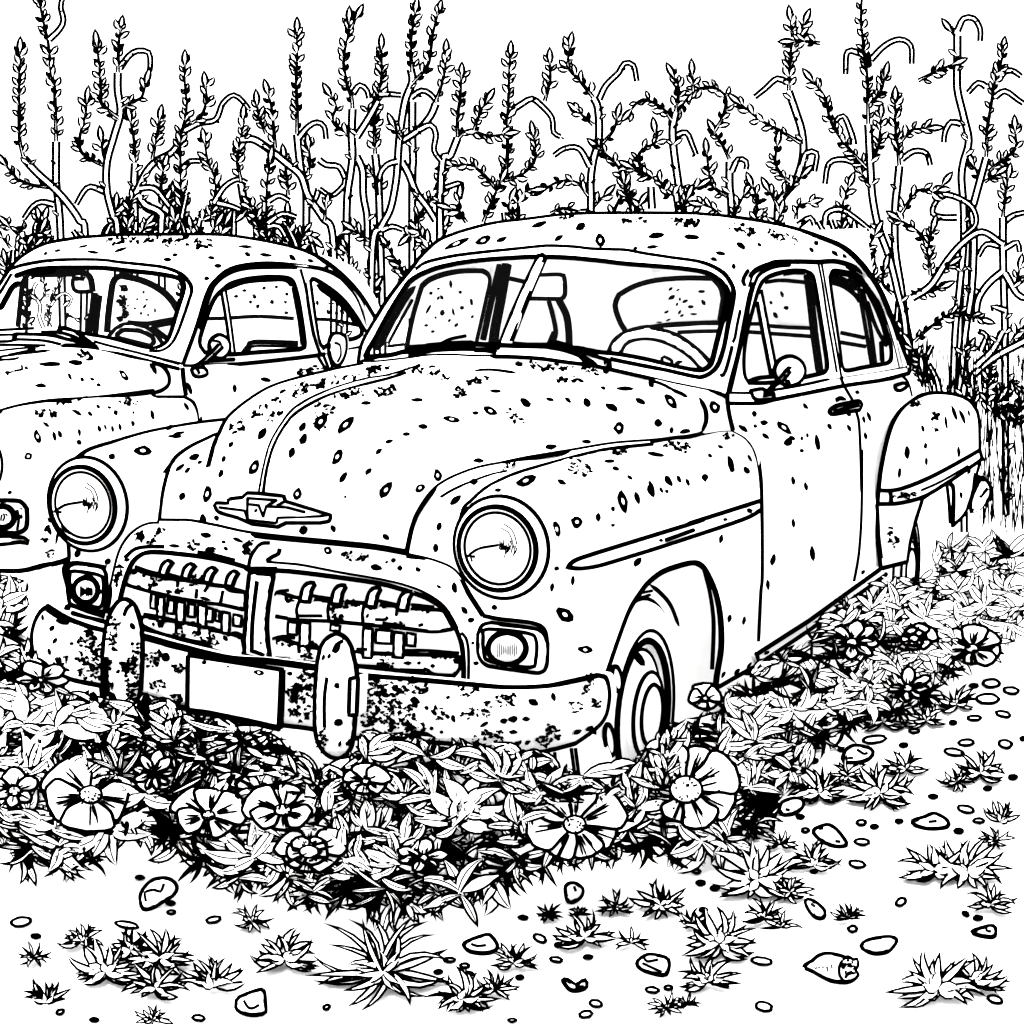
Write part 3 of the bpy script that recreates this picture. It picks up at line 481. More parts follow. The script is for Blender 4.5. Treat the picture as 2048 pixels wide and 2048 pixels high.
m.specks('3:1330,1305,70,30,85 1290,1410,55,18,-85 1424,1270,34,18,85 1428,1350,40,16,88 1595,1300,60,18,85 1410,1180,35,18,75 1530,1150,80,14,80 1572,1098,80,22,70 1615,1120,85,20,70 1648,1100,35,12,75 1608,1525,36,16,85 1648,1405,30,16,-60', REARF, 17); m.rust('3:1470,1150,20,56,0 1380,1040,60,22,-5', REARF, 18); m.rust('6:1305,420,24,54,0', REARF, 19, 1.3)
rfen = m.build('rear_fender', car)
m = MB(); o = loop('3:1180,1500 1250,1500 1330,1480 1450,1430 1600,1350 1700,1292', '3:1700,1292 1714,1338', '3:1714,1338 1620,1402 1500,1482 1400,1537 1280,1566 1175,1570', '3:1175,1570 1180,1500'); m.skin(o, REARF, step=12, bulge=.015, rad=9); m.ink(o, REARF, 7, closed=True, sm=False, pull=.005); m.ink('3:1240,1500 1245,1560', REARF, 7, pull=.016); m.ink('3:1400,1500 1500,1455 1640,1375', REARF, 4, pull=.017); m.rust('3:1310,1525,70,18,-5', REARF, 20, 1.2, .02); m.build('side_moulding', rfen, [CHROME, INK])
m = MB(); o = loop('3:1705,1430 1740,1455 1760,1500 1750,1545 1700,1590 1660,1610', '3:1660,1610 1665,1540 1690,1480 1705,1430'); RB = Plane(M, 'y', 4.7); m.skin(o, RB, step=14, bulge=.05, rad=20, thick=(-.3, .05, 0)); m.ink(o, RB, 8, closed=True, sm=False); m.ink('3:1705,1535 1745,1490', RB, 5, pull=.04); m.build('rear_bumper', car, [CHROME, INK])

# ---- roof, windshield, windows
roof_top = 'i:200,650 280,520 350,420 420,330 500,232 570,140 650,65 2:480,165 720,172 830,140 950,112 1100,95 1250,76 1400,68 1900,68 3:250,75 400,88 560,110 750,150 900,200 1000,245 1080,315 1150,405 1200,490 1260,640 1300,760 1332,850'
roof_top = roof_top.replace(' 2:480,165', '')
roof_top = 'i:200,650 280,520 350,420 420,330 500,232 570,140 2:660,205 740,168 830,140 950,112 1100,95 1250,76 1400,68 1650,66 1900,68 3:250,75 400,88 560,110 750,150 900,200 1000,245 1080,315 1150,405 1200,490 1260,640 1300,760 1332,850'
glass_in = ['i:125,940 150,880 200,800 280,650 350,530 420,420 480,335 560,280', 'i:560,280 700,225 900,182 1100,158 1250,147 1500,135 1750,142 1932,158 j:250,118 500,148 1000,188 1300,228 1420,275 1520,350 1572,440 1572,560 1530,750 1470,980 1420,1180 1380,1250 1300,1292 1200,1287', 'j:1200,1287 1000,1245 700,1172 400,1118 200,1098 0,1056', 'j:0,1056 i:1600,858 1300,850 1000,838 800,845 560,868 430,900 330,925 125,942']
surround = 'i:530,240 600,190 700,160 850,130 1050,105 1250,85 1450,65 1600,52 1800,60 1932,75 j:300,0 500,8 700,45 1000,90 1250,125 1400,170 1540,250 1612,340 1648,430 1640,560 1590,800 1540,1050 1480,1230 1400,1320 1300,1366 1220,1360 900,1290 500,1210 320,1170'
drip = '3:505,440 525,385 560,355 620,332 660,320 770,318 870,320 940,316 1000,327 1060,352 1120,392 1170,450 1225,570 1270,700 1310,860'
win_front = loop('3:505,945 485,900 483,800 500,680 530,560 562,452 595,408 650,382 730,366 800,366', '3:800,366 835,385 852,440 875,580 897,720 915,850 905,885 880,897', '3:880,897 800,915 700,935 600,945 505,945')
win_rear = loop('3:925,405 945,367 1000,370 1060,390 1112,432 1170,530 1210,640 1245,760 1242,830 1215,846', '3:1215,846 1100,866 1015,882 990,860 976,760 940,520 925,405')
glass_o = loop(*glass_in)
m = MB()   # roof skin + pillars round the windshield
m.skin(loop(roof_top, '3:1332,850 1310,862', '3:1310,860 1270,700 1225,570 1170,450 1120,392 1060,352 1000,327 940,316 870,320 770,318 660,320 620,332 560,355 525,385 505,440', '3:505,440 480,650 450,800 415,930 400,1000', '3:400,1000 400,1045', cowl_low_r := 'j:1590,1590 1500,1540 1300,1495 1000,1435 700,1365 320,1280 i:1932,1008 1750,985 1500,952 1200,937 1000,940 800,930 620,936 520,950 400,965 200,985 70,985', 'i:70,985 88,870 125,780 200,650'), ROOFF, [glass_o])
m.ink(roof_top, ROOFF, 9); m.ink('i:200,650 125,780 88,870 70,985', ROOFF, 7)
for k_ in glass_in: m.ink(k_, ROOFF, 9)
m.ink(surround, ROOFF, 8); m.ink('j:1540,350 1590,460 1570,620 1530,800', ROOFF, 9, taper=True); m.ink(cowl_low, ROOFF, 7)
m.ink('i:100,975 300,925 450,905 520,906 720,886 1000,880 1180,905', ROOFF, 6); m.ink('i:1010,885 1180,885', ROOFF, 9)
m.ink('j:1720,650 1690,780 1660,950 1640,990', ROOFF, 5); m.ink('j:1630,1040 1590,1200 1560,1300 1540,1340 1505,1350', ROOFF, 6)
m.ink('3:400,1000 415,930 450,800 480,650 505,520 530,430', ROOFF, 5, pull=.005); m.ink('3:490,440 480,420 490,390 505,365', ROOFF, 6)
m.specks('2:755,210,-130,28,-25 885,195,-85,40,-25 975,190,60,22,-20 1155,118,90,25,-20 1250,182,50,28,-30 1355,128,60,35,-30 1450,195,-70,45,90 1720,170,75,28,-5 1890,178,75,25,5 1700,228,55,14,-3 1620,232,22,14,0 3:30,185,80,28,-5 215,190,80,26,3 470,235,60,30,35 565,230,30,18,35 365,275,55,22,10 330,305,40,20,15 432,342,32,24,90 858,222,30,25,45 835,258,35,20,50 955,275,45,22,40 1005,290,28,18,40 15,240,60,16,0', ROOFF, 23)
m.rust('3:180,115,80,18,8 470,150,80,26,20 690,190,85,28,22 2:1610,96,70,12,0 1880,108,70,20,5 1300,85,50,8,0', ROOFF, 24, 1.2)
roof = m.build('roof', car)
# the far half of the roof, rear window wall and deck, falling away behind the crest
m = MB(); A = ROOFF(spl(roof_top)); n = len(A); rows = [A]
t = np.linspace(0, 1, n)
for k_ in (.2, .45, .7, 1.): B = A.copy(); B[:, 1] += k_ * (4.1 - A[:, 1]); B[:, 2] = A[:, 2] - (A[:, 2] - .98) * k_ ** 4; wx = np.clip((A[:, 0] + .3) / .6, 0, 1); B[:, 0] = A[:, 0] * (1 - .12 * k_) - wx * .6 * (B[:, 1] - A[:, 1]); rows.append(B)
m.add(np.vstack(rows), [(r * n + i, (r + 1) * n + i, (r + 1) * n + i + 1, r * n + i + 1) for r in range(4) for i in range(n - 1)], 0); m.build('rear_roof', car)
m = MB(); gl = ROOFF(glass_o); m.skin(glass_o, ROOFF, step=40)
m.build('windshield', car, [GLASS, INK])
m = MB(); o = loop('i:1545,115 1575,140', 'i:1575,140 1430,480 1300,830 1215,890', 'i:1215,890 1185,880', 'i:1185,880 1300,600 1420,330 1520,130'); m.skin(o, ROOFF, step=14, bulge=.012, rad=6); m.ink('i:1520,125 1420,330 1300,600 1190,885', ROOFF, 8, sm=False); m.ink('i:1575,140 1430,480 1300,815', ROOFF, 8, sm=False); m.ink('i:1525,125 1550,110 1575,140', ROOFF, 5); m.build('windshield_divider', car, [CHROME, INK])
# wiper, antenna
m = MB(); o = loop('i:1600,815 1680,815 1932,930 j:300,1170', 'j:300,1170 270,1250 150,1160 0,1100 i:1600,850 1600,815'); m.skin(o, ROOFF, step=12, m=0, bulge=.01, rad=5); m.ink('i:1600,820 1700,830 1932,920 j:310,1180', ROOFF, 6, pull=.012); m.ink('i:1560,850 1700,870 1850,920 j:50,1170 200,1250', ROOFF, 12, pull=.008, taper=True); m.ink('j:305,1180 315,1250 270,1310', ROOFF, 9, pull=.012); m.specks('j:265,1210,50,30,80', ROOFF, pull=.014)
m.build('wiper', car, [CHROME, INK]); m = MB(); m.ink('i:510,945 560,885 700,850 800,800 930,772', ROOFF, 5, pull=.012); m.ink('i:480,940 620,895 800,870 1000,870', ROOFF, 8, pull=.008); m.build('wiper', car, [CHROME, INK])
# side glasshouse: frame with two openings, belt rail
m = MB(); fr = loop('3:505,440 525,385 560,355 620,332 660,320 770,318 870,320 940,316 1000,327 1060,352 1120,392 1170,450 1225,570 1270,700 1310,860', '3:1310,860 1150,890 985,915 800,957 640,985 520,1000 400,1000', '3:400,1000 415,930 450,800 480,650 505,440')
m.skin(fr, SIDEF, [win_front, win_rear]); m.ink(drip, SIDEF, 9, pull=.006); m.ink(win_front, SIDEF, 7, closed=True, sm=False); m.ink(win_rear, SIDEF, 7, closed=True, sm=False)
m.ink('3:410,1000 430,920 460,790 490,650 515,520 540,430 570,380 640,345 720,335', SIDEF, 6); m.ink('3:868,335 890,450 915,620 945,790 962,890', SIDEF, 5); m.ink('3:885,335 905,450 935,620 965,790 985,910', SIDEF, 5); m.ink('3:945,380 1000,385 1060,405 1105,450 1160,550 1200,650 1225,750', SIDEF, 5); m.ink('3:1010,345 1080,390 1140,450 1200,570 1250,720 1285,865', SIDEF, 4)
m.ink('3:1195,735 1200,830', SIDEF, 7)
m.build('window_frame', door)
m = MB(); bo = loop('3:400,1000 520,1000 640,985 800,957 985,915 1150,890 1328,862', '3:1328,862 1342,878 1335,896', '3:1335,896 1200,930 1000,960 800,1000 640,1032 560,1050 400,1050', '3:400,1050 400,1000'); BF = Field(M, [('3:400,1025', 'x', .78), ('3:985,935 3:640,1000', 'x', .825), ('3:1335,880', 'x', .81)]); m.skin(bo, BF, step=14, bulge=.012, rad=8); m.ink(bo, BF, 7, closed=True, sm=False, pull=.016); m.ink('3:985,912 1000,960', BF, 5, pull=.014); m.build('belt_rail', car, [CHROME, INK])
m = MB(); m.skin(win_front, SIDEF, step=40); m.build('door_window', door, [GLASS, INK])
m = MB(); m.skin(win_rear, SIDEF, step=40); m.build('quarter_window', car, [GLASS, INK])
m = MB(); o = loop('3:553,530 575,470', '3:575,470 605,640 645,870', '3:645,870 625,905', '3:625,905 585,700 553,530'); m.skin(o, SIDEF, step=12, bulge=.01, rad=6); m.ink('3:553,525 585,700 625,905', SIDEF, 6); m.ink('3:572,465 605,640 648,860', SIDEF, 6); m.ink('3:505,940 560,920 640,912', SIDEF, 7); m.build('vent_window_bar', door, [CHROME, INK])
# side mirrors
def mirror(cpx, rx, ry, ang, arm, foot, fld, ins):
    m = MB(); c = T(cpx)[0]; a = math.radians(ang)
    el = np.array([(c[0] + rx * math.cos(t) * math.cos(a) - ry * math.sin(t) * math.sin(a), c[1] + rx * math.cos(t) * math.sin(a) + ry * math.sin(t) * math.cos(a)) for t in np.linspace(0, 2 * math.pi, 36, endpoint=False)])
    m.skin(el, fld, step=9, bulge=.05, rad=rx * .9, thick=(0, .02, 0)); m.ink(el, fld, 7, closed=True, sm=False, pull=.004)
    for s, w_ in ins: m.ink(s, fld, w_, pull=.055, taper=True)
    mm = m.build('side_mirror', car, [CHROME, INK]); m = MB(); o = loop(*arm); m.skin(o, fld, step=9, bulge=.02, rad=5); m.ink(o, fld, 5, closed=True, sm=False, pull=.06)
    o = loop(*foot); m.skin(o, fld, step=9, bulge=.02, rad=5); m.ink(o, fld, 6, closed=True, sm=False, pull=.02); m.build('mirror_arm', mm, [CHROME, INK])
MF = XP(.9)
mirror('3:720,883', 30, 29, 0, ['3:600,990 670,920 700,880', '3:700,880 725,890', '3:725,890 690,930 640,965 600,1005', '3:600,1005 600,990'], ['3:520,985 580,975 600,985 590,1010 640,1000 635,1030', '3:635,1030 545,1030 520,985'], MF, [('3:690,895 715,870 730,865', 8), ('3:690,920 700,900', 6), ('3:700,930 725,950', 9)])
m = MB(); MLF = Plane(M, 'x', -.93); o = spl('1:1590,740 1590,680 1605,650 1630,645 1665,660 1670,720 1655,770 1630,800 1605,785', True); m.skin(o, MLF, step=8, bulge=.03, rad=12, thick=(0, .02, 0)); m.ink(o, MLF, 7, closed=True, sm=False); m.ink('1:1615,690 1640,700 1645,750 1630,780', MLF, 4, pull=.03); m.ink('1:1610,770 1605,800 1600,820', MLF, 5); m.ink('1:1560,745 1590,820', MLF, 5); m.build('side_mirror', car, [CHROME, INK])
# cabin: lining, windows on the far side, seats, wheel, mirror
m = MB(); m.add([(-.66, 2.0, .75), (-.66, 3.75, .75), (-.54, 3.75, 1.55), (-.5, 2.35, 1.5), (.74, 3.75, .75), (.6, 3.75, 1.6), (.74, 1.6, .75)], [(0, 1, 2, 3), (1, 4, 5, 2), (0, 6, 4, 1)], 0)
LW, RW = Plane(M, 'x', -.49), YP(2.95)
m.ink('i:120,935 200,800 300,620 420,440 530,325', Plane(M, 'x', -.63), 8); m.ink('i:215,880 280,740 370,570 440,450 530,330', Plane(M, 'x', -.62), 20, taper=True); m.ink('i:310,830 380,700 440,590 500,485', Plane(M, 'x', -.62), 5); m.ink('i:310,855 430,840', Plane(M, 'x', -.62), 5)
m.ink('i:1205,205 1150,440 1110,620 1072,800', LW, 12, sm=False); m.ink('i:1262,200 1210,500 1170,700 1150,850', LW, 20, sm=False)
m.ink('i:1290,310 1420,340', LW, 7); m.ink('i:1160,820 1165,880', LW, 14); m.ink('i:1290,840 1420,850 1600,850', LW, 12, sm=False)
m.ink('i:570,860 800,840 1010,830', LW, 12, taper=True)
BW_ = YP(3.6); m.ink('3:510,640 580,640', BW_, 6); m.ink('3:615,650 700,657 835,662', BW_, 6); m.ink('3:510,682 580,686', BW_, 6); m.ink('3:620,690 700,695 835,705', BW_, 6); m.ink('3:985,685 1110,712', BW_, 6); m.ink('3:985,735 1115,757', BW_, 6)
m.ink('3:690,385 740,378 800,378', BW_, 5); m.ink('3:595,425 680,415 800,425', BW_, 6); m.ink('3:815,390 830,520 850,700 875,880', XP(.64), 15, sm=False); m.ink('3:935,395 1000,420 1060,450', XP(.69), 14); m.ink('3:1075,440 1110,640 1145,850', XP(.69), 6); m.ink('3:1098,460 1135,640 1165,850', XP(.69), 6); m.ink('3:1125,530 1165,650 1220,750', XP(.69), 6); m.ink('3:1075,440 1040,410', XP(.69), 14)
m.ink('3:935,425 1000,445 1060,490 1080,520', XP(.69), 7)
m.build('cabin_lining', car, [LINING, INK])
def pane(name, o, fld, sp, lab=None):
    m = MB(); o = loop(*o); m.skin(o, fld, step=30); m.ink(o, fld, 9, closed=True, sm=False); m.specks(sp, fld, 7); m.build(name, car, [DUSTY, INK], lab)
pane('far_window', ['i:455,865 500,640 545,480 580,370', 'i:580,370 640,320 760,275 900,250 1060,248', 'i:1060,248 1105,275 1120,340 1090,480 1050,660 1010,835', 'i:1010,835 800,845 455,865'], LW, 'i:652,428,34,28,-30 712,393,26,16,0 740,462,40,26,60 710,468,34,20,-60 812,355,70,22,85 888,420,28,24,0 978,500,60,24,80 902,545,34,30,0 745,585,50,40,90 832,580,70,18,75 630,560,90,18,-60 690,625,24,18,60 800,648,30,18,-50 855,685,44,24,-50 985,618,36,22,-50 612,688,34,22,0 667,737,36,24,-20')
pane('rear_window', ['j:500,880 440,790 385,640 385,560 420,480', 'j:420,480 560,400 720,345 900,315 1150,300 1430,305', 'j:1430,305 1510,400 1540,520', 'j:1540,520 1500,780', 'j:1500,780 1200,790 950,805 700,840 500,880'], RW, 'j:972,418,60,30,-40 1050,430,44,16,-30 983,508,85,44,-30 1072,528,36,24,90 1128,550,70,28,-25 1040,583,40,20,-60 1190,610,66,34,0 1305,445,76,32,0 1325,562,70,40,50 928,665,64,24,-30 1068,668,56,20,-55 1094,703,50,24,-30 1220,687,78,20,0 945,750,60,16,-25 850,775,80,14,0')
pane('door_glass_far', ['3:590,430 800,430', '3:800,430 835,655', '3:835,655 620,645', '3:620,645 590,430'], Plane(M, 'x', -.56), '3:682,487,40,16,70 625,530,20,14,80 703,557,26,22,0 648,595,36,20,60') if 0 else None
m = MB(); m.skin(loop('3:600,440 790,440 820,640 640,630 600,440'), YP(3.62), step=40); m.specks('3:682,487,40,16,70 625,530,20,14,80 703,557,26,22,0 648,595,36,20,60', YP(3.6), 3); m.build('far_rear_window', car, [DUSTY, INK])
m = MB(); SB = YP(2.85); o = loop('j:860,825 1100,800 1490,780', 'j:1490,780 1490,1300', 'j:1490,1300 400,1100 860,825'); m.skin(o, SB, step=40, thick=(0, .12, 0)); m.ink('j:850,815 1100,800 1300,785 1490,785', SB, 7, sm=False); m.ink('j:1050,885 1250,875 1470,870', SB, 6, sm=False); m.build('rear_seat', car, [LINING, INK])
m = MB(); ST = YP(2.02); o = loop('j:300,1115 340,1020 390,950 500,880 680,830 800,840 1050,920 1250,1060 1395,1200', 'j:1395,1200 1310,1285', 'j:1310,1285 1170,1140 1000,1030 800,960 620,958 490,1010 430,1115', 'j:430,1115 300,1115'); m.skin(o, ST, step=12, bulge=.02, rad=8, thick=(0, .02, 0)); m.ink('j:300,1115 340,1020 390,950 500,880 680,830 800,840 1050,920 1250,1060 1395,1200', ST, 7); m.ink('j:1310,1285 1170,1140 1000,1030 800,960 620,958 490,1010 430,1115', ST, 6)
m.ink('j:880,1190 880,1160 905,1145 985,1190 990,1230', ST, 5); m.ink('j:1010,1240 1060,1205 1100,1195', ST, 6, taper=True); m.build('steering_wheel', car, [RUBBER, INK])
m = MB(); RM = YP(2.05); o = loop('i:1480,285 1690,280 1725,310 1730,440 1700,475', 'i:1700,475 1400,470', 'i:1400,470 1480,285'); m.skin(o, RM, step=20, bulge=.02, rad=12, thick=(0, .03, 0)); m.ink(o, RM, 7, closed=True, sm=False); m.build('rear_view_mirror', car, [CHROME, INK])
m = MB(); DP = YP(2.6); m.ink('i:1600,490 1640,640 1655,750 1630,840', DP, 7); m.ink('i:1680,480 1740,600 1760,720 1765,850', DP, 12, sm=True); m.ink('i:1640,740 1600,830', DP, 6); m.skin(loop('i:1600,490 1660,480 1745,620 1765,850', 'i:1765,850 1600,850 1655,750 1600,490'), Plane(M, 'y', 2.62), step=30, thick=(0, .05, 0)); m.build('seat_back', car, [LINING, INK])

# ---- wheels and wells
def wheel(px, x, name='wheel', far=False, c=None):
    if c is None: P = on(M, T(px), 'x', x)[0]
    else: P = np.array(c, float)
    s = -1 if P[0] < 0 else 1; t = .0052
    m = MB(); m.lathe(P, [(-s * .16, .29), (-s * .15, .315), (-s * .03, .32), (0, .308), (s * .012, .28), (s * .01, .235), (0, .2), (-s * .02, .195)], 'x', 56)
    for r, o, k in ((.319, -s * .015, 1.3), (.29, -s * .155, 1.), (.232, s * .011, 1.1), (.203, s * .004, 2.)): m.ring(P, r, t * k, 'x', o)
    w_ = m.build('tyre', None, [RUBBER, INK])
    e = thing('wheel', 'x', 'x'); del e['label'], e['category']; e.parent = car; w_.parent = e
    m = MB(); m.lathe(P, [(-s * .03, .2), (-s * .01, .17), (s * .0, .12), (s * .02, .115), (s * .028, .085), (s * .03, .04), (s * .031, .001)], 'x', 48)
    for r, o, k in ((.118, s * .02, 1.2), (.084, s * .03, 1.3), (.178, -s * .012, 1.)): m.ring(P, r, t * k, 'x', o)
    m.build('rim', e, [CHROME, INK]); return P
P = wheel('5:1650,1275', .79); wheel(0, 0, c=(-.79, P[1], P[2])); PR = wheel('6:1350,575', .79); wheel(0, 0, c=(-.78, PR[1], P[2]))
m = MB(); wl = XP(.60); m.skin(loop('5:1450,1150 1500,800 1700,500 6:350,480 480,600 500,1000 460,1260', '6:460,1260 0,1500 5:1450,1500 1450,1150'), wl, step=40); m.build('wheel_well', car, [LINING, INK]); m = MB(); m.skin(loop('6:1330,600 1400,150 1600,100 1610,420 1480,600 1330,600'), XP(.62), step=40); m.build('wheel_well', car, [LINING, INK]); m = MB()
m.ink('5:1470,1120 1560,900 1640,740', XP(.7), 5); m.ink('5:1690,650 1740,690 1790,750 1830,850', XP(.74), 6, taper=True); m.ink('5:1650,690 1700,680', XP(.76), 4); m.ink('5:1620,720 1690,700', XP(.76), 4)
m.build('arch_flange', car, [LINING, INK]); m = MB(); m.specks('5:1635,1005,90,44,50', XP(.81), 2); m.build('wheel_slot', car, [LINING, INK])
m = MB(); BK = YP(.35)
for s in ('5:1140,1470 1150,1580 1170,1660', '5:1175,1470 1190,1560 1195,1640', '5:1230,1460 1235,1530', '5:1310,1440 1330,1590', '5:1330,1440 1350,1590'): m.ink(s, BK, 5)
m.skin(loop('5:1130,1420 1440,1380 1490,1600 1160,1660 1130,1420'), YP(.38), step=40); m.build('bumper_bracket', car, [LINING, INK])
DT = Plane(M, 'x', .81)
for cx, cy, rx, ry in ((1530, 1105, 22, 60), (1495, 1400, 22, 75)):
    el = np.array([(600 + (cx + rx * math.cos(t) + (cy * 0 - ry * math.sin(t)) * -.12) / 2.415, 900 + (cy + ry * math.sin(t)) / 2.415) for t in np.linspace(0, 6.283, 20, endpoint=False)]); m = MB(); m.skin(el, DT, step=9); m.ink(el, DT, 8, closed=True, sm=False); m.build('brake_vent', car, [LINING, INK])
# hull below and behind what is seen: floor pan, far flank, tail
m = MB(); m.add([(-.8, .5, .3), (.6, .5, .3), (.6, 4.5, .3), (-.8, 4.5, .3), (-.8, .5, .8), (-.8, 4.5, .85), (.6, 4.5, .85), (-.76, 1.4, 1.0), (-.76, 4.0, 1.0)], [(0, 1, 2, 3), (0, 3, 5, 4), (2, 6, 5, 3), (4, 5, 8, 7)], 0); m.build('body_shell', car)
# ================================================================ the second sedan, behind on the left
M = LEFT
car = thing('vintage_sedan', 'second vintage sedan behind the front one, nose out of view, weeds seen through its windshield', 'car',
            tuple(M.o), -M.yaw, 'abandoned vintage sedans among weeds')
YP = lambda v: Plane(LEFT, 'y', v)
XP = lambda v: Plane(LEFT, 'x', v)
HF = Field(M, [('l:0,1580', 'x', .5), ('l:480,1490', 'x', .52), ('l:1000,1430 l:1400,1400', 'x', .6), ('l:1550,1320', 'x', .62), ('l:1480,1150', 'x', .64), ('l:860,1010 l:1400,1130', 'y', 1.3), ('l:0,930', 'y', 1.3), ('l:300,930', 'y', 1.3), ('l:0,1200', 'x', .1), ('l:600,1200', 'x', .4)])
FF = Field(M, [('l:0,1580', 'x', .5), ('l:480,1490', 'x', .52), ('l:1000,1430 l:1400,1400', 'x', .6), ('l:1700,1440', 'x', .72), ('l:1830,1690', 'x', .82), ('l:1200,1800', 'x', .85), ('l:600,1750', 'x', .82), ('l:100,1650', 'x', .64),
               ('m:150,300', 'y', .1), ('m:100,560', 'y', .08), ('m:240,700', 'y', .12), ('m:600,1130', 'x', .85), ('m:600,700', 'x', .86), ('0:-100,1000', 'y', .05), ('0:300,950', 'x', .85)])
DF = Field(M, [('l:1690,1180', 'x', .76), ('l:1830,1690', 'x', .82), ('1:1100,900', 'x', .82), ('1:1560,760', 'x', .8), ('1:1200,785', 'x', .8), ('1:1740,715', 'x', .78), ('1:1500,1000', 'x', .82)])
SF = Field(M, [('l:1690,1130', 'x', .74), ('1:1200,785', 'x', .8), ('1:1560,745', 'x', .79), ('1:1740,715', 'x', .77), ('1:1040,390', 'x', .66), ('1:1300,305', 'x', .68), ('1:1560,335', 'y', 2.85), ('1:1740,450', 'y', 3.2), ('1:1790,620', 'y', 3.4)])
RF_ = Field(M, [('l:1690,1130', 'x', .74), ('l:1480,1000', 'y', 1.6), ('l:0,840', 'y', 1.45), ('l:860,1000', 'y', 1.45), ('l:500,180', 'y', 1.98), ('l:0,430', 'y', 2.05), ('l:1650,330', 'y', 2.1), ('1:1040,390', 'x', .66), ('1:1300,305', 'x', .68), ('1:1560,335', 'y', 2.85), ('1:1740,450', 'y', 3.2),
                ('1:50,330', 'y', 2.15), ('1:350,190', 'y', 2.4), ('1:700,170', 'y', 2.55), ('1:1030,170', 'y', 2.65), ('1:1300,205', 'y', 2.75), ('1:1560,290', 'y', 2.85), ('1:1740,460', 'y', 3.2), ('1:1810,575', 'y', 3.35)])
# hood
m = MB(); jt = 'l:-300,1640 0,1580 200,1530 480,1490 700,1460 1000,1425 1400,1400 1480,1385'; rr = 'l:1480,1385 1540,1340 1555,1290 1540,1220 1480,1150 1370,1120'
m.skin(loop(jt, rr, 'l:1370,1120 1200,1090 900,1015 600,990 300,985 0,1010 -300,1020', 'l:-300,1020 -300,1640'), HF)
m.ink('l:-50,1600 0,1590 200,1535 480,1490 800,1470 1100,1440 1400,1400', HF, 13); m.ink('l:1400,1410 1480,1385 1540,1340 1555,1290 1540,1220 1480,1150 1400,1130', HF, 7); m.ink('l:1380,1140 1410,1170 1435,1230', HF, 7, taper=True)
m.ink('l:-50,1030 100,1010 250,995 360,985', HF, 5); m.ink('l:80,1060 200,1035 330,1005', HF, 6); m.ink('l:-50,1090 80,1070 250,1045 465,1020', HF, 7, taper=True); m.ink('l:-20,1110 100,1105 175,1092', HF, 7)
m.specks('l:375,1338,120,42,4 460,1140,220,44,0 695,1125,140,54,5 825,1097,80,24,-5 642,1255,70,32,65 755,1283,46,30,60 850,1278,46,26,30 908,1332,46,32,10 1138,1242,-130,50,50', HF, 3)
m.rust('l:780,1055,90,26,5 120,1195,130,40,-5 20,1200,60,30,0', HF, 4, 1.3)
hood = m.build('hood', car)
# fender
m = MB(); re_ = 'l:1700,1450 1770,1490 1815,1560 1835,1640 1838,1720'
m.skin(loop(jt, 'l:1480,1385 1405,1415 1700,1450', re_, '0:400,854 470,1000 330,1200 150,1300', 'm:600,1130 380,1190 200,1230 -20,1240', '0:-5,1142 -140,1130', '0:-140,1130 -65,836'), FF)
m.ink('l:1405,1430 1430,1448 1700,1448', FF, 7); m.ink(re_, FF, 9); m.ink('m:610,1130 500,1170 380,1190 200,1235 0,1240', FF, 9)
m.specks('l:345,1808,-120,60,75 500,1803,90,40,75 552,1783,75,42,60 730,1770,70,30,85 730,1858,56,44,30 425,1697,80,32,35 710,1587,120,34,28 827,1597,60,36,40 902,1530,44,32,50 1005,1540,46,24,15 1063,1587,60,42,60 1228,1587,26,26,0 1222,1687,62,34,80 912,1733,66,34,75 970,1720,56,22,70 1035,1733,64,26,80 1105,1720,72,28,75 1403,1608,92,40,75 1715,1530,86,32,60', FF, 5)
m.rust('l:420,1590,110,36,10 1190,1490,90,40,5 620,1480,130,40,-8 790,1420,50,26,-40', FF, 6, 1.2)
m.specks('m:248,230,-80,68,-30 85,550,44,36,0 437,792,60,36,50 500,940,150,26,-80', FF, 7); m.rust('m:430,880,40,26,10 385,955,26,24,0 440,1090,34,40,0', FF, 8)
m.build('front_fender', car)
def hl2():
    P = on(LEFT, [(-42, 922)], 'y', .1)[0]
    return (P[0], P[2])
headlight(hl2(), 1)
m = MB(); o = loop('m:-200,620 120,620 190,635 235,690', 'm:235,690 235,830 210,880 150,905', 'm:150,905 -200,905', 'm:-200,905 -200,620'); m.skin(o, FF, step=14, bulge=.02, rad=14, thick=(0, .04, 0)); m.ink(o, FF, 8, closed=True, sm=False, pull=.006); m.ink('m:150,700 165,780 150,880', FF, 4, pull=.022); m.specks('m:188,760,50,24,90 185,690,26,14,50', FF, 3, .026)
p = m.build('parking_light', car, [CHROME, INK]); m = MB(); el = np.array([(5 + 23 * math.cos(t), 1034 + 22 * math.sin(t)) for t in np.linspace(0, 6.283, 30, endpoint=False)]); m.skin(el, FF, step=8, bulge=.03, rad=16); m.ink(el, FF, 10, closed=True, sm=False, pull=.022); m.ink('m:30,730 40,770 25,800', FF, 3, pull=.04); m.ink('m:50,735 65,755', FF, 3, pull=.04); m.ink('m:5,800 15,740', FF, 3, pull=.04); m.build('lamp_lens', p, [DUSTY, INK])
m = MB(); o = loop('m:-200,940 210,945 240,1000', 'm:240,1000 180,985 0,1005 -200,1010', 'm:-200,1010 -200,940'); m.skin(o, FF, step=14, bulge=.02, rad=8, thick=(0, .03, 0)); m.ink(o, FF, 6, closed=True, sm=False, pull=.005); m.build('lamp_trim', car, [CHROME, INK])
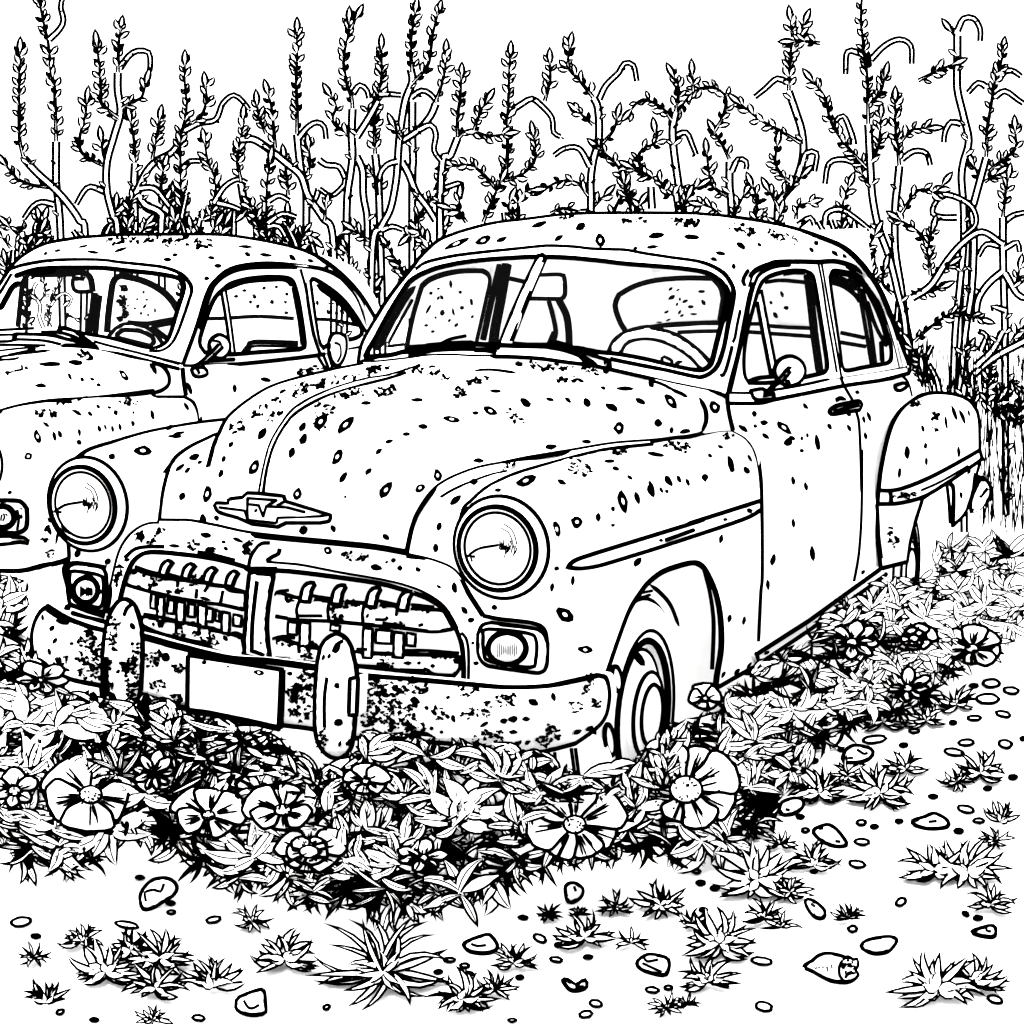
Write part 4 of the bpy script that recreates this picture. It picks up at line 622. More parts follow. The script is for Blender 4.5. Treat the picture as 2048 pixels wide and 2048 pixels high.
m = MB(); o = loop('m:-300,1230 0,1240 200,1240 380,1195', '0:87,1132 110,1260', '0:110,1260 -70,1290', '0:-70,1290 -70,1140'); BP = YP(-.02); m.skin(o, BP, step=20, bulge=.04, rad=30, thick=(0, .05, 0)); m.ink('m:-50,1240 200,1240 380,1195 600,1135', BP, 8); m.build('front_bumper', car, [CHROME, INK])
# roof and windshield
rt = '1:-60,500 0,410 50,332 120,267 220,216 350,190 480,178 600,171 800,170 1030,171 1150,181 1300,206 1450,241 1560,291 1660,371 1740,461 1812,577'
gi = ['l:-160,760 0,560 100,400 150,330', 'l:150,330 300,280 470,258 700,255 950,258 1200,285 1400,305 1560,330 1650,355 1690,410 1690,480 1640,640 1560,900 1500,970 1430,1000', 'l:1430,1000 1320,990 1000,905 800,870 640,830 540,815', 'l:540,815 400,845 0,845 -200,850', 'l:-200,850 -160,760']
so_ = 'l:0,420 60,330 110,270 250,225 500,190 900,188 1100,210 1350,235 1500,255 1640,300 1720,360 1765,450 1740,560 1640,850 1580,960 1520,1010 1460,1028 1380,1024'
go = loop(*gi)
m = MB(); m.skin(loop(rt, '1:1812,577 1770,600', '1:1760,480 1740,450 1660,385 1560,335 1430,315 1300,305 1180,315 1100,340 1040,390 1000,450 950,610 880,795', '1:880,795 878,812', 'l:1680,1180 1350,1105 900,1015 600,990 300,985 0,1010 -300,1020', 'l:-300,1020 -350,700 -276,490'), RF_, [go])
m.ink(rt, RF_, 9); m.ink(so_, RF_, 7); m.ink(gi[1], RF_, 9); m.ink(gi[2], RF_, 8); m.ink('l:0,640 60,530 120,430 200,390', RF_, 11, taper=True); m.ink('l:-50,560 30,450 110,320', RF_, 8)
m.ink('l:280,310 400,285 500,290', RF_, 20, taper=True); m.ink('l:860,935 1000,975 1300,1050 1660,1140', RF_, 6); m.ink('l:870,1020 1100,1050 1350,1110 1640,1185', RF_, 7); m.ink('l:950,1045 1060,1078', RF_, 5)
m.ink('l:-50,830 310,812', RF_, 5); m.ink('l:-50,880 100,875 150,880', RF_, 6); m.ink('l:150,870 450,880 620,920 750,950 880,1010', RF_, 9); m.ink('l:-50,940 100,935 165,920 400,930 560,965', RF_, 7); m.ink('l:-50,970 190,970 420,975', RF_, 6); m.ink('l:560,980 700,985 870,1010', RF_, 14, taper=True); m.ink('l:140,870 130,930', RF_, 9)
m.specks('l:418,122,44,28,-30 528,95,64,22,-10 763,58,94,24,-12 855,110,110,26,8 1112,88,130,32,-18 1542,180,80,36,5 1610,135,54,32,0 1902,352,54,40,0 1820,70,60,26,-20', RF_, 3)
m.specks('1:1052,318,42,20,0 1195,262,36,20,25 1285,265,60,18,8 1412,278,44,22,35 1500,292,34,16,15 1578,325,22,14,20 1185,225,80,16,4 1020,278,36,18,0', RF_, 4)
m.rust('1:580,195,70,20,-5 720,190,60,18,-20 850,195,80,20,-15 970,205,70,24,0', RF_, 5, 1.2)
m.build('roof', car)
m = MB(); A = RF_(spl(rt[rt.index('350,190'):].replace('350,190', '1:350,190', 1))); n = len(A); rows = [A]
for k_ in (.25, .5, .75, 1.): B = A.copy(); B[:, 1] += k_ * (3.7 - A[:, 1]) * .5; B[:, 2] = A[:, 2] - .05 * k_; rows.append(B)
m.add(np.vstack(rows), [(r * n + i, (r + 1) * n + i, (r + 1) * n + i + 1, r * n + i + 1) for r in range(4) for i in range(n - 1)], 0); m.build('rear_roof', car)
m = MB(); m.skin(go, RF_, step=40); m.build('windshield', car, [GLASS, INK])
m = MB(); o = loop('l:530,800 640,815 760,905 900,990', 'l:900,990 870,1010 700,900 540,850', 'l:540,850 530,800'); m.skin(o, RF_, step=10, bulge=.012, rad=5); m.ink('l:535,800 640,820 760,890 890,985', RF_, 6, pull=.01); m.ink('l:380,850 540,850 700,900 870,1010', RF_, 6, pull=.01); m.specks('l:885,1000,50,60,80 545,830,60,50,80', RF_, 2, .014); m.build('wiper', car, [CHROME, INK])
# what shows inside the cabin
CI = YP(2.3)
m = MB(); o = loop('l:690,330 790,355 830,380 820,440 800,470', 'l:800,470 710,465 680,430 680,380 690,330'); RMF = YP(2.1); m.skin(o, RMF, step=12, bulge=.02, rad=8, thick=(0, .02, 0)); m.ink('l:690,330 670,380 675,430 710,475 850,475', RMF, 7); m.ink('l:700,355 780,360', RMF, 8); m.ink('l:520,300 770,305 830,345 845,400 855,480', RMF, 10); m.build('rear_view_mirror', car, [CHROME, INK])
m = MB(); m.ink('l:240,330 205,420 185,600 165,800', CI, 8); m.ink('l:330,325 680,318', CI, 8); m.ink('l:868,485 850,650 815,850', CI, 11, sm=False); m.ink('l:918,508 895,700 880,860', CI, 9, sm=False); m.ink('l:985,850 995,700 1020,500 1040,390 1080,340 1130,330', CI, 11); m.ink('l:1130,330 1300,370 1450,440 1560,530 1640,650', CI, 12)
m.skin(loop('l:868,485 918,508 880,860 815,850 868,485'), YP(2.31), step=30); m.build('cabin_lining', car, [LINING, INK])
m = MB(); DSF = YP(2.6); m.skin(loop('l:1050,350 1300,390 1500,500 1660,700', 'l:1660,700 1560,960 1000,880', 'l:1000,880 1010,600 1050,350'), DSF, step=30); m.ink('l:1180,760 1350,770 1500,745 1620,725', DSF, 8); m.ink('l:1400,800 1590,765', DSF, 6); m.ink('l:1395,800 1530,900', DSF, 9)
m.specks('l:1320,482,26,26,0 1260,545,26,18,70 1350,550,26,18,0 1240,630,28,16,0 1330,610,56,20,-50 1425,648,46,20,85 1297,675,30,22,90 1362,690,26,20,45', DSF, 4); m.rust('l:1145,445,30,34,0 1110,540,40,40,20 1150,610,40,50,0 1095,720,34,30,0 1150,690,26,40,0', DSF, 5); m.build('rear_window', car, [DUSTY, INK])
m = MB(); STF = YP(1.95); o = loop('l:1000,885 1060,820 1140,775 1240,775 1340,800 1430,860 1500,960', 'l:1500,960 1470,970', 'l:1470,970 1400,890 1300,840 1220,830 1130,830 1080,870', 'l:1080,870 1000,885'); m.skin(o, STF, step=9, bulge=.01, rad=6, thick=(0, .02, 0)); m.ink('l:1000,885 1060,820 1140,775 1240,775 1340,800 1430,860 1500,960', STF, 6); m.ink('l:1400,960 1415,940 1400,890 1300,840 1220,830 1130,830 1080,870 1075,895 1200,930 1400,980', STF, 8); m.build('steering_wheel', car, [RUBBER, INK])
# side: door, glasshouse, belt
m = MB(); m.skin(loop('1:880,812 890,870 900,945', '1:900,945 940,970 960,1020 965,1085', '1:965,1085 1100,1090 1400,1000 1750,850', '1:1750,850 1790,640', '1:1740,715 1560,745 1200,785 980,800 880,812'), DF)
m.ink('l:1680,1180 1690,1300 1710,1430', DF, 7); m.ink('l:1720,1310 1740,1370 1760,1420', DF, 8, taper=True); m.ink('1:1530,750 1560,800 1575,825', DF, 6); m.ink('1:1580,740 1600,800', DF, 5)
m.specks('1:1283,868,50,24,10 1133,910,42,20,85', DF, 2); m.rust('1:1500,820,60,18,-10', DF, 3, 1.3)
door = m.build('door', car)
w1 = loop('1:985,735 962,690 985,600 1030,485 1080,430 1120,403 1200,382 1300,372', '1:1300,372 1380,376 1415,395 1440,480 1460,600 1472,690', '1:1472,690 1470,710 1440,722', '1:1440,722 1250,735 1110,745 985,735')
w2 = loop('1:1498,395 1510,380 1560,405 1640,465 1700,535 1745,620', '1:1745,620 1745,650 1700,672 1650,670', '1:1650,670 1600,690 1560,715', '1:1560,715 1540,680 1520,560 1498,395')
m = MB(); m.skin(loop('1:878,800 950,610 1000,450 1040,390 1100,340 1180,315 1300,305 1430,315 1560,335 1660,385 1740,450', '1:1740,450 1790,560 1800,620', '1:1800,620 1740,718 1560,748 1200,788 980,803 878,800'), SF, [w1, w2])
m.ink('1:883,795 950,610 1000,450 1040,390 1100,340 1180,315 1300,305 1430,315 1560,335 1660,385 1740,455', SF, 7, pull=.005); m.ink('1:960,620 1010,470 1045,400 1110,352 1190,330 1300,325 1430,325', SF, 6); m.ink(w1, SF, 8, closed=True, sm=False); m.ink(w2, SF, 7, closed=True, sm=False)
m.ink('1:1095,425 1180,395 1290,385 1380,385 1410,410', SF, 9); m.ink('1:1450,335 1475,430 1490,540 1510,650 1540,740', SF, 5); m.ink('1:1475,400 1500,560 1525,680 1570,800', SF, 5); m.ink('1:1420,420 1450,580 1465,700', SF, 10, sm=False); m.ink('1:1530,410 1620,475 1690,545 1720,600', SF, 11, taper=True); m.ink('1:1520,385 1620,450 1700,530 1770,640', SF, 5); m.ink('1:1640,375 1720,470 1770,600', SF, 4)
m.ink('1:980,800 1120,795 1300,778 1500,755 1565,745', SF, 7, pull=.006); m.ink('1:1000,778 1130,770', SF, 6); m.ink('1:1665,728 1740,712', SF, 6)
m.build('window_frame', door)
m = MB(); m.skin(w1, SF, step=40); m.build('door_window', door, [GLASS, INK]); m = MB(); m.skin(w2, SF, step=40); m.build('quarter_window', car, [GLASS, INK])
m = MB(); o = loop('1:1065,445 1090,430', '1:1090,430 1112,580 1135,745', '1:1135,745 1112,747', '1:1112,747 1095,600 1065,445'); m.skin(o, SF, step=10, bulge=.008, rad=5); m.ink('1:1068,440 1095,600 1112,745', SF, 5); m.ink('1:1088,430 1112,580 1133,740', SF, 5); m.build('vent_window_bar', door, [CHROME, INK])
m = MB(); FW = YP(3.5); m.skin(loop('1:985,565 1430,560', '1:1430,560 1500,740', '1:1500,740 960,770', '1:960,770 985,565'), FW, step=40); m.ink('1:1005,573 1100,570 1250,562 1420,572', FW, 6); m.ink('1:1170,745 1200,705 1230,685 1440,690', FW, 8); m.ink('1:1200,730 1210,715 1240,705 1440,708', FW, 4); m.ink('1:1515,575 1600,580 1730,605', FW, 6); m.build('front_seat', car, [LINING, INK])
m = MB(); FW2 = YP(3.55); m.skin(loop('1:1080,390 1420,385', '1:1420,385 1430,562', '1:1430,562 1000,572', '1:1000,572 1080,390'), FW2, step=40); m.specks('1:1180,437,26,14,0 1140,465,24,14,0 1228,465,26,20,50 1275,425,22,14,-30 1335,420,18,14,0 1385,455,18,14,30 1210,492,18,16,0 1245,513,24,18,-50 1313,492,22,22,0 1378,492,16,16,0 1383,545,22,16,0', FW2, 3); m.specks('1:1532,497,32,16,80 1583,540,30,16,70 1625,547,22,14,0 1600,500,40,8,0', FW2, 4); m.build('far_window', car, [DUSTY, INK])
m = MB(); MF2 = XP(.9); el = np.array([(438.5 + 20 * math.cos(t), 693 + 23 * math.sin(t)) for t in np.linspace(0, 6.283, 34, endpoint=False)]); m.skin(el, MF2, step=8, bulge=.04, rad=18, thick=(0, .02, 0)); m.ink(el, MF2, 7, closed=True, sm=False); m.ink('1:1030,680 1060,685 1075,720', MF2, 4, pull=.045); mm = m.build('side_mirror', car, [CHROME, INK])
m = MB(); m.skin(loop('1:1060,695 1075,705', '1:1075,705 985,795 940,805', '1:940,805 950,785 1060,695'), MF2, step=8, bulge=.03, rad=4); m.ink('1:1055,700 1010,745 950,795 890,800', MF2, 5, pull=.05); m.ink('1:1075,712 1020,765 975,800', MF2, 5, pull=.05); o = loop('1:935,810 985,810 1000,840 960,855 935,845 925,820'); m.skin(o, MF2, step=8, bulge=.02, rad=5); m.ink(o, MF2, 6, closed=True, sm=False, pull=.01); m.ink('1:950,815 960,835', MF2, 6, pull=.02); m.build('mirror_arm', mm, [CHROME, INK])
m = MB(); m.add([(-.8, .5, .3), (.7, .5, .3), (.7, 4.5, .3), (-.8, 4.5, .3), (-.8, .5, .8), (-.8, 4.5, .85), (.7, 4.5, .85)], [(0, 1, 2, 3), (0, 3, 5, 4), (2, 6, 5, 3), (1, 2, 6)], 0); m.build('body_shell', car)
wheel(0, 0, c=(.76, .85, .25)); wheel(0, 0, c=(-.76, .85, .25)); wheel(0, 0, c=(.76, 3.7, .25))
# ================================================================ growing things and stones
RNG = random.Random(11); BDK = 1.55
class Bent:
    """surface of a small plant: lies on the ground in front of its root, stands up (leaning back) behind it"""
    def __init__(s, cx, cy, lean=.5):
        s.fr = WORLD; s.cy = cy; P = on(WORLD, [(cx, cy)], 'z', GZ + .004)[0]; s.Y = P[1]; s.lean = lean
        v = np.array([0, 1., lean]); s.d0 = proj([P])[1][0]
    def __call__(s, px, pull=0.):
        px = np.atleast_2d(px); g = on(WORLD, px, 'z', GZ + .004); one = np.ones(len(px))
        a = unproj(px, one); b = unproj(px, 2 * one); k = b - a          # points where Y - Yroot = lean * (z - ground)
        t = (s.Y + s.lean * (a[:, 2] - GZ - .004) - a[:, 1]) / (k[:, 1] - s.lean * k[:, 2]); up = a + k * t[:, None]
        P = np.where((px[:, 1] > s.cy)[:, None], g, up); q, d = proj(P)
        return unproj(q, d - (np.asarray(pull) + .004))
class Tilt:
    """plane at a given distance facing the viewer's side, leaning back"""
    def __init__(s, px, d, k=.5): s.fr = WORLD; s.c = np.asarray(px, float); s.d = d; s.k = k
    def __call__(s, px, pull=0.):
        px = np.atleast_2d(px); d = s.d * (1 + s.k * (s.c[1] - px[:, 1]) / F); return unproj(px, d - pull)
def leaf(mb, fld, a, b, w, bend=0., bd=3.6, pull=0., arch=.02, rib=False, n=7, prof='leaf', droop=0.):
    """one leaf blade: white inside a black margin"""
    a = np.asarray(a, float); b = np.asarray(b, float); L = np.linalg.norm(b - a) + 1e-6; u = (b - a) / L; v = np.array([-u[1], u[0]])
    t = np.linspace(0, 1, n); c = a + (b - a) * t[:, None] + v * (bend * L * 4 * t * (1 - t))[:, None]
    tn = np.gradient(c, axis=0); tn /= np.linalg.norm(tn, axis=1)[:, None] + 1e-9; nv = np.stack([-tn[:, 1], tn[:, 0]], 1)
    bd = bd * BDK
    if prof == 'leaf': h = w * np.sin(np.pi * np.clip(t, 0, 1) ** .85) ** .75; h[0] = w * .22; h[-1] = .4
    elif prof == 'blade': h = w * np.clip(1 - t ** 2.2, .02, 1) * (0.55 + .45 * np.sin(np.pi * np.minimum(t * 1.3, 1) * .5))
    else: h = np.full(n, w)
    inn = np.maximum(h - bd, .0); rb = min(1.7, w * .14) if rib else 0
    offs = [-h, -inn] + ([-np.minimum(rb, inn), np.minimum(rb, inn)] if rib else []) + [inn, h]
    pl = pull + arch * np.sin(np.pi * t) - droop * t
    V = []
    k = len(offs)
    rows = np.stack([c + nv * o[:, None] for o in offs], 1).reshape(-1, 2)
    pp = np.repeat(pl, k) + np.tile([0] + [.004] * (k - 2) + [0], n)
    P = fld(rows, pp); mats = [1] + ([0, 1, 0] if rib else [0]) + [1]
    mb.add(P, [(i * k + j, (i + 1) * k + j, (i + 1) * k + j + 1, i * k + j + 1) for i in range(n - 1) for j in range(k - 1)], [mats[j] for i in range(n - 1) for j in range(k - 1)])
def stem(mb, fld, pts, w=5., bd=3.4, pull=0., taper=1.):
    bd = bd * BDK; q = spl(pts, step=9); n = len(q); tn = np.gradient(q, axis=0); tn /= np.linalg.norm(tn, axis=1)[:, None] + 1e-9; nv = np.stack([-tn[:, 1], tn[:, 0]], 1)
    h = np.linspace(w, w * taper, n); inn = np.maximum(h - bd, 0); offs = [-h, -inn, inn, h]
    rows = np.stack([q + nv * o[:, None] for o in offs], 1).reshape(-1, 2); pp = pull + np.tile([0, .012, .012, 0], n)
    mb.add(fld(rows, pp), [(i * 4 + j, (i + 1) * 4 + j, (i + 1) * 4 + j + 1, i * 4 + j + 1) for i in range(n - 1) for j in range(3)], [1, 0, 1] * (n - 1))
    back = fld(q, pull - .012); V = fld(np.stack([q - nv * h[:, None], q + nv * h[:, None]], 1).reshape(-1, 2), pull); o = len(mb.v)
    Vb = np.stack([V[0::2], back, V[1::2]], 1).reshape(-1, 3); mb.add(Vb, [(i * 3 + j, i * 3 + j + 1, (i + 1) * 3 + j + 1, (i + 1) * 3 + j) for i in range(n - 1) for j in range(2)], 1)
    return q
def spike(mb, fld, pts, rng, ll=20., w=4.2, sp=15., tip=True, pull=0.):
    """leafy stalk: thin stem with small leaves on both sides"""
    q = stem(mb, fld, pts, w, 3., pull, .55); tn = np.gradient(q, axis=0); tn /= np.linalg.norm(tn, axis=1)[:, None] + 1e-9
    s = np.concatenate([[0], np.cumsum(np.linalg.norm(np.diff(q, axis=0), axis=1))]); L = s[-1]; x = sp * .5; side = rng.choice((-1, 1))
    while x < L - 3:
        i = min(len(q) - 1, int(np.searchsorted(s, x)))
        for sd in ((side, -side) if rng.random() < .55 else (side,)):
            a = rng.uniform(.38, .85) * sd; c, d = math.cos(a), math.sin(a); u = tn[i]; v = np.array([u[0] * c - u[1] * d, u[0] * d + u[1] * c]); l = ll * rng.uniform(.75, 1.25)
            leaf(mb, fld, q[i] + v * w * .5, q[i] + v * l, l * rng.uniform(.25, .32), rng.uniform(-.12, .12), 3.6 * min(1, ll / 20), pull + rng.uniform(-.01, .02), .01, False, 5)
        side = -side; x += sp * rng.uniform(.8, 1.2)
    if tip: leaf(mb, fld, q[-1] - tn[-1] * 3, q[-1] + tn[-1] * ll * 1.5, ll * .38, 0, 4.2 * min(1, ll / 20), pull + .01, .01, False, 6)
def gpt(px): return on(WORLD, [px], 'z', GZ)[0]

# ---- labels: what each small thing lies beside
ANCH = [((440, 1350), 'the number plate'), ((1380, 1340), 'the front wheel'), ((1250, 1400), 'the bumper end'), ((130, 1300), 'the bumper'), ((1600, 1200), 'the door sill'), ((1850, 1080), 'the rear wheel')]
USED = set()
def where(px, own=None, k=1):
    px = np.asarray(px, float); c = sorted((np.linalg.norm((np.array(a) - px) * (1, 1.6)), a, nme) for a, nme in ANCH if nme != own)
    out = []
    for d, a, nme in c[:k + 6]:
        dx, dy = px[0] - a[0], px[1] - a[1]
        out.append((('in front of ' if dy > 0 else 'behind ') if abs(dy) * 1.6 > abs(dx) else ('right of ' if dx > 0 else 'left of ')) + nme)
    return out
def lab(px, head, own=None):
    w_ = where(px, own); opts = [f'{head} {w_[0]}'] + [f'{head} {w_[0]} and {x}' for x in w_[1:]] + [f'{head} {w_[1]} and {x}' for x in w_[2:]]
    for o in opts:
        if o not in USED and len(o.split()) <= 16: break
    USED.add(o); return o

# ---- stones with a face of their own
def stone(o, label, anchor, lines=(), lean=.35):
    q = spl(o, True); cx, cy = q[:, 0].mean(), q[:, 1].max() - 6
    fld = Bent(cx, cy, lean); m = MB(); w_ = np.ptp(q[:, 0])
    m.skin(q, fld, step=10, bulge=.02, rad=w_ * .25, thick=(0, .03, 0)); m.ink(q, fld, 6.5, closed=True, sm=False, pull=.004)
    for l in lines: m.ink(l, fld, 4, pull=.024)
    ob = tag(m.build('stone', None, [STONE, INK]), label, 'stone', 'stones on the bare ground'); ANCH.append(((cx, q[:, 1].mean()), anchor)); return m, ob, fld
stone('d:775,1235 790,1185 850,1130 930,1125 975,1165 960,1210 900,1250 840,1285 790,1290', 'large egg-shaped stone leaning at the edge of the flower bed', 'the egg-shaped stone', ['d:805,1250 800,1200 850,1185 885,1195 905,1150'])
stone('d:1305,1815 1320,1780 1440,1735 1458,1745 1465,1860 1450,1870 1380,1876 1310,1850', 'squarish stone with a notch line, in front of the leafy clump', 'the squarish stone', ['d:1345,1795 1370,1835 1400,1838 1430,1820'])
stone('e:765,1490 800,1465 890,1435 920,1445 950,1490 940,1520 880,1535 800,1525', 'smooth lens-shaped stone with a curved crease, beside a small spiky tuft', 'the lens-shaped stone', ['e:805,1483 840,1495 890,1490'])
stone('e:1722,1592 1780,1545 1880,1560 1900,1590 1890,1640 1862,1656 1760,1630', 'faceted blocky stone with edges showing, alone on bare ground', 'the faceted blocky stone', ['e:1760,1560 1780,1580 1840,1570', 'e:1750,1590 1860,1640'])
stone('e:1310,1685 1340,1683 1385,1710 1435,1682 1445,1720 1400,1740 1350,1735', 'bean-shaped stone with a dip in its top', 'the bean-shaped stone', ['e:1380,1722 1430,1718'])
stone('e:1330,1165 1375,1150 1420,1180 1410,1225 1360,1255 1335,1235', 'round seed-like stone below the largest flower', 'the seed-like stone', ['e:1375,1165 1385,1195'])
stone('f:930,460 960,405 1010,390 1085,408 1096,440 1050,475 985,484 940,480', 'rounded boulder with a scratch at the top edge of the bare ground', 'the scratched boulder', ['f:1010,410 1050,435 1070,430', 'f:955,460 990,458'])
stone('f:585,735 600,702 660,682 710,692 706,730 660,765 600,770', 'plain oval stone touching the grassy tufts', 'the plain oval stone', ['f:615,740 640,745'])
stone('f:770,858 840,828 880,840 920,880 952,930 930,945 870,940 800,902', 'long wedge-shaped stone pointing away from the flowers', 'the wedge-shaped stone', ['f:800,850 825,845', 'f:890,915 920,920'])
stone('f:1318,805 1380,785 1440,765 1510,805 1505,838 1410,848 1330,828', 'flat diamond-shaped stone with a dark slit', 'the diamond-shaped stone', ['f:1405,810 1450,805'])
stone('f:728,1245 770,1248 830,1300 822,1340 780,1335 740,1290', 'seed-shaped stone hanging off a leafy clump', 'the seed-shaped stone', ['f:755,1262 780,1278'])
stone('f:1032,1495 1080,1460 1190,1445 1228,1460 1220,1485 1180,1525 1110,1537 1060,1520', 'smooth leaf-shaped stone on bare ground', 'the leaf-shaped stone')
stone('f:1645,1415 1740,1385 1772,1395 1770,1440 1750,1447 1680,1435', 'wedge of stone with a small square chip', 'the chipped stone', ['f:1725,1395 1725,1410 1750,1415'])
q_ = 'f:715,1610 760,1580 800,1548 850,1538 920,1550 950,1568 930,1600 925,1640 950,1690 880,1690 820,1665 765,1635'
m_, o_, f_ = stone(q_, 'acorn-shaped stone with a rough cap and faint scribble', 'the acorn-shaped stone', ['f:930,1575 912,1610 915,1660 940,1690'])
for s_ in ('f:775,1612 782,1622 790,1612', 'f:795,1622 800,1610 808,1622', 'f:815,1622 822,1608 830,1622', 'f:838,1610 845,1622 852,1608', 'f:850,1622 845,1635', 'f:870,1598 872,1622'): m_.ink(s_, f_, 2.6, pull=.028)
me_ = o_.data; bpy.data.objects.remove(o_)
o_ = tag(m_.build('stone', None, [STONE, INK]), 'acorn-shaped stone with a rough cap and faint scribble', 'stone', 'stones on the bare ground')
mc = MB(); cap = spl('f:930,1572 960,1558 990,1575 1010,1570 1012,1605 1000,1630 1015,1655 990,1680 955,1695 930,1690 915,1660 912,1615', True); mc.skin(cap, f_, step=8, bulge=.025, rad=14, thick=(0, .03, 0)); mc.ink(cap, f_, 7, closed=True, sm=False); mc.rust('f:965,1625,34,50,0', f_, 5, 1.4, .03); mc.build('stone_cap', o_, [STONE, INK])

# ---- the flower bed: leafy weeds rooted round the cars
class Canopy:
    """upper surface of the bed, from its border on the ground up to the bodywork"""
    def __init__(s):
        s.fr = WORLD; px, iv = [], []
        def put(fr, st, ax, v):
            for p in T(st): P = on(fr, p, ax, v); q, d = proj(fr.world(P)); px.append(q[0]); iv.append(1 / d[0])
        put(WORLD, '0:-40,1760 0:20,1770 0:250,1775 0:420,1800 0:640,1850 0:800,1870 0:960,1835 0:1200,1765 0:1400,1745 0:1540,1640 0:1620,1520 0:1850,1430 0:2048,1330 0:2090,1310', 'z', GZ)
        put(MAIN, '0:100,1385 0:200,1400', 'y', -.22); put(MAIN, '0:450,1440', 'y', -.34); put(MAIN, '0:700,1560', 'y', -.36); put(MAIN, '0:900,1490', 'y', -.27); put(MAIN, '0:1120,1500', 'y', -.2)
        put(MAIN, '0:1250,1560 0:1400,1420 0:1510,1330 0:1700,1180 0:1800,1110', 'x', 1.0); put(MAIN, '0:1870,1050', 'x', 1.05); put(MAIN, '0:1960,1000 0:2060,1000', 'x', 1.35); put(MAIN, '0:40,1290', 'y', -.1); put(WORLD, '0:0,1140 0:-60,1140', 'y', 6.6)
        f = Field.__new__(Field); f.fr = WORLD; f.p = np.array(px) / 1000.; n = len(px); A = np.zeros((n + 3, n + 3)); Q = np.hstack([np.ones((n, 1)), f.p]); A[:n, :n] = Field.k(f, f.p) + 1e-7 * np.eye(n); A[:n, n:] = Q; A[n:, :n] = Q.T
        f.w = np.linalg.lstsq(A, np.concatenate([iv, np.zeros(3)]), rcond=None)[0]; f.lo, f.hi = min(iv) * .95, max(iv) * 1.05; s.f = f
    def __call__(s, px, pull=0.):
        P = s.f(px, pull); lo = P[:, 2] < GZ + .005
        if lo.any(): P[lo] = on(WORLD, np.atleast_2d(px)[lo], 'z', GZ + .005 + .25 * np.broadcast_to(np.asarray(pull, float), (len(P),))[lo].mean())
        return P
BED = Canopy()
bed_poly = np.array([(-30, 1120), (60, 1165), (62, 1240), (75, 1310), (130, 1358), (205, 1385), (235, 1400), (290, 1380), (360, 1400), (400, 1425), (560, 1462), (615, 1520), (690, 1520), (725, 1455), (930, 1474), (1080, 1500), (1160, 1530), (1225, 1560), (1262, 1515), (1330, 1445), (1400, 1430), (1450, 1372), (1515, 1325), (1700, 1182), (1762, 1138), (1790, 1150), (1862, 1150), (1872, 1060), (1905, 1045), (1935, 1000), (1975, 975), (2080, 990),
                     (2080, 1270), (1990, 1300), (1900, 1370), (1850, 1420), (1700, 1460), (1610, 1500), (1590, 1560), (1540, 1640), (1480, 1690), (1400, 1730), (1300, 1700), (1200, 1710), (1120, 1740), (1040, 1760), (960, 1810), (800, 1845), (640, 1820), (560, 1780), (440, 1780), (380, 1720), (290, 1660), (240, 1690), (205, 1740), (50, 1740), (-30, 1650)], float)
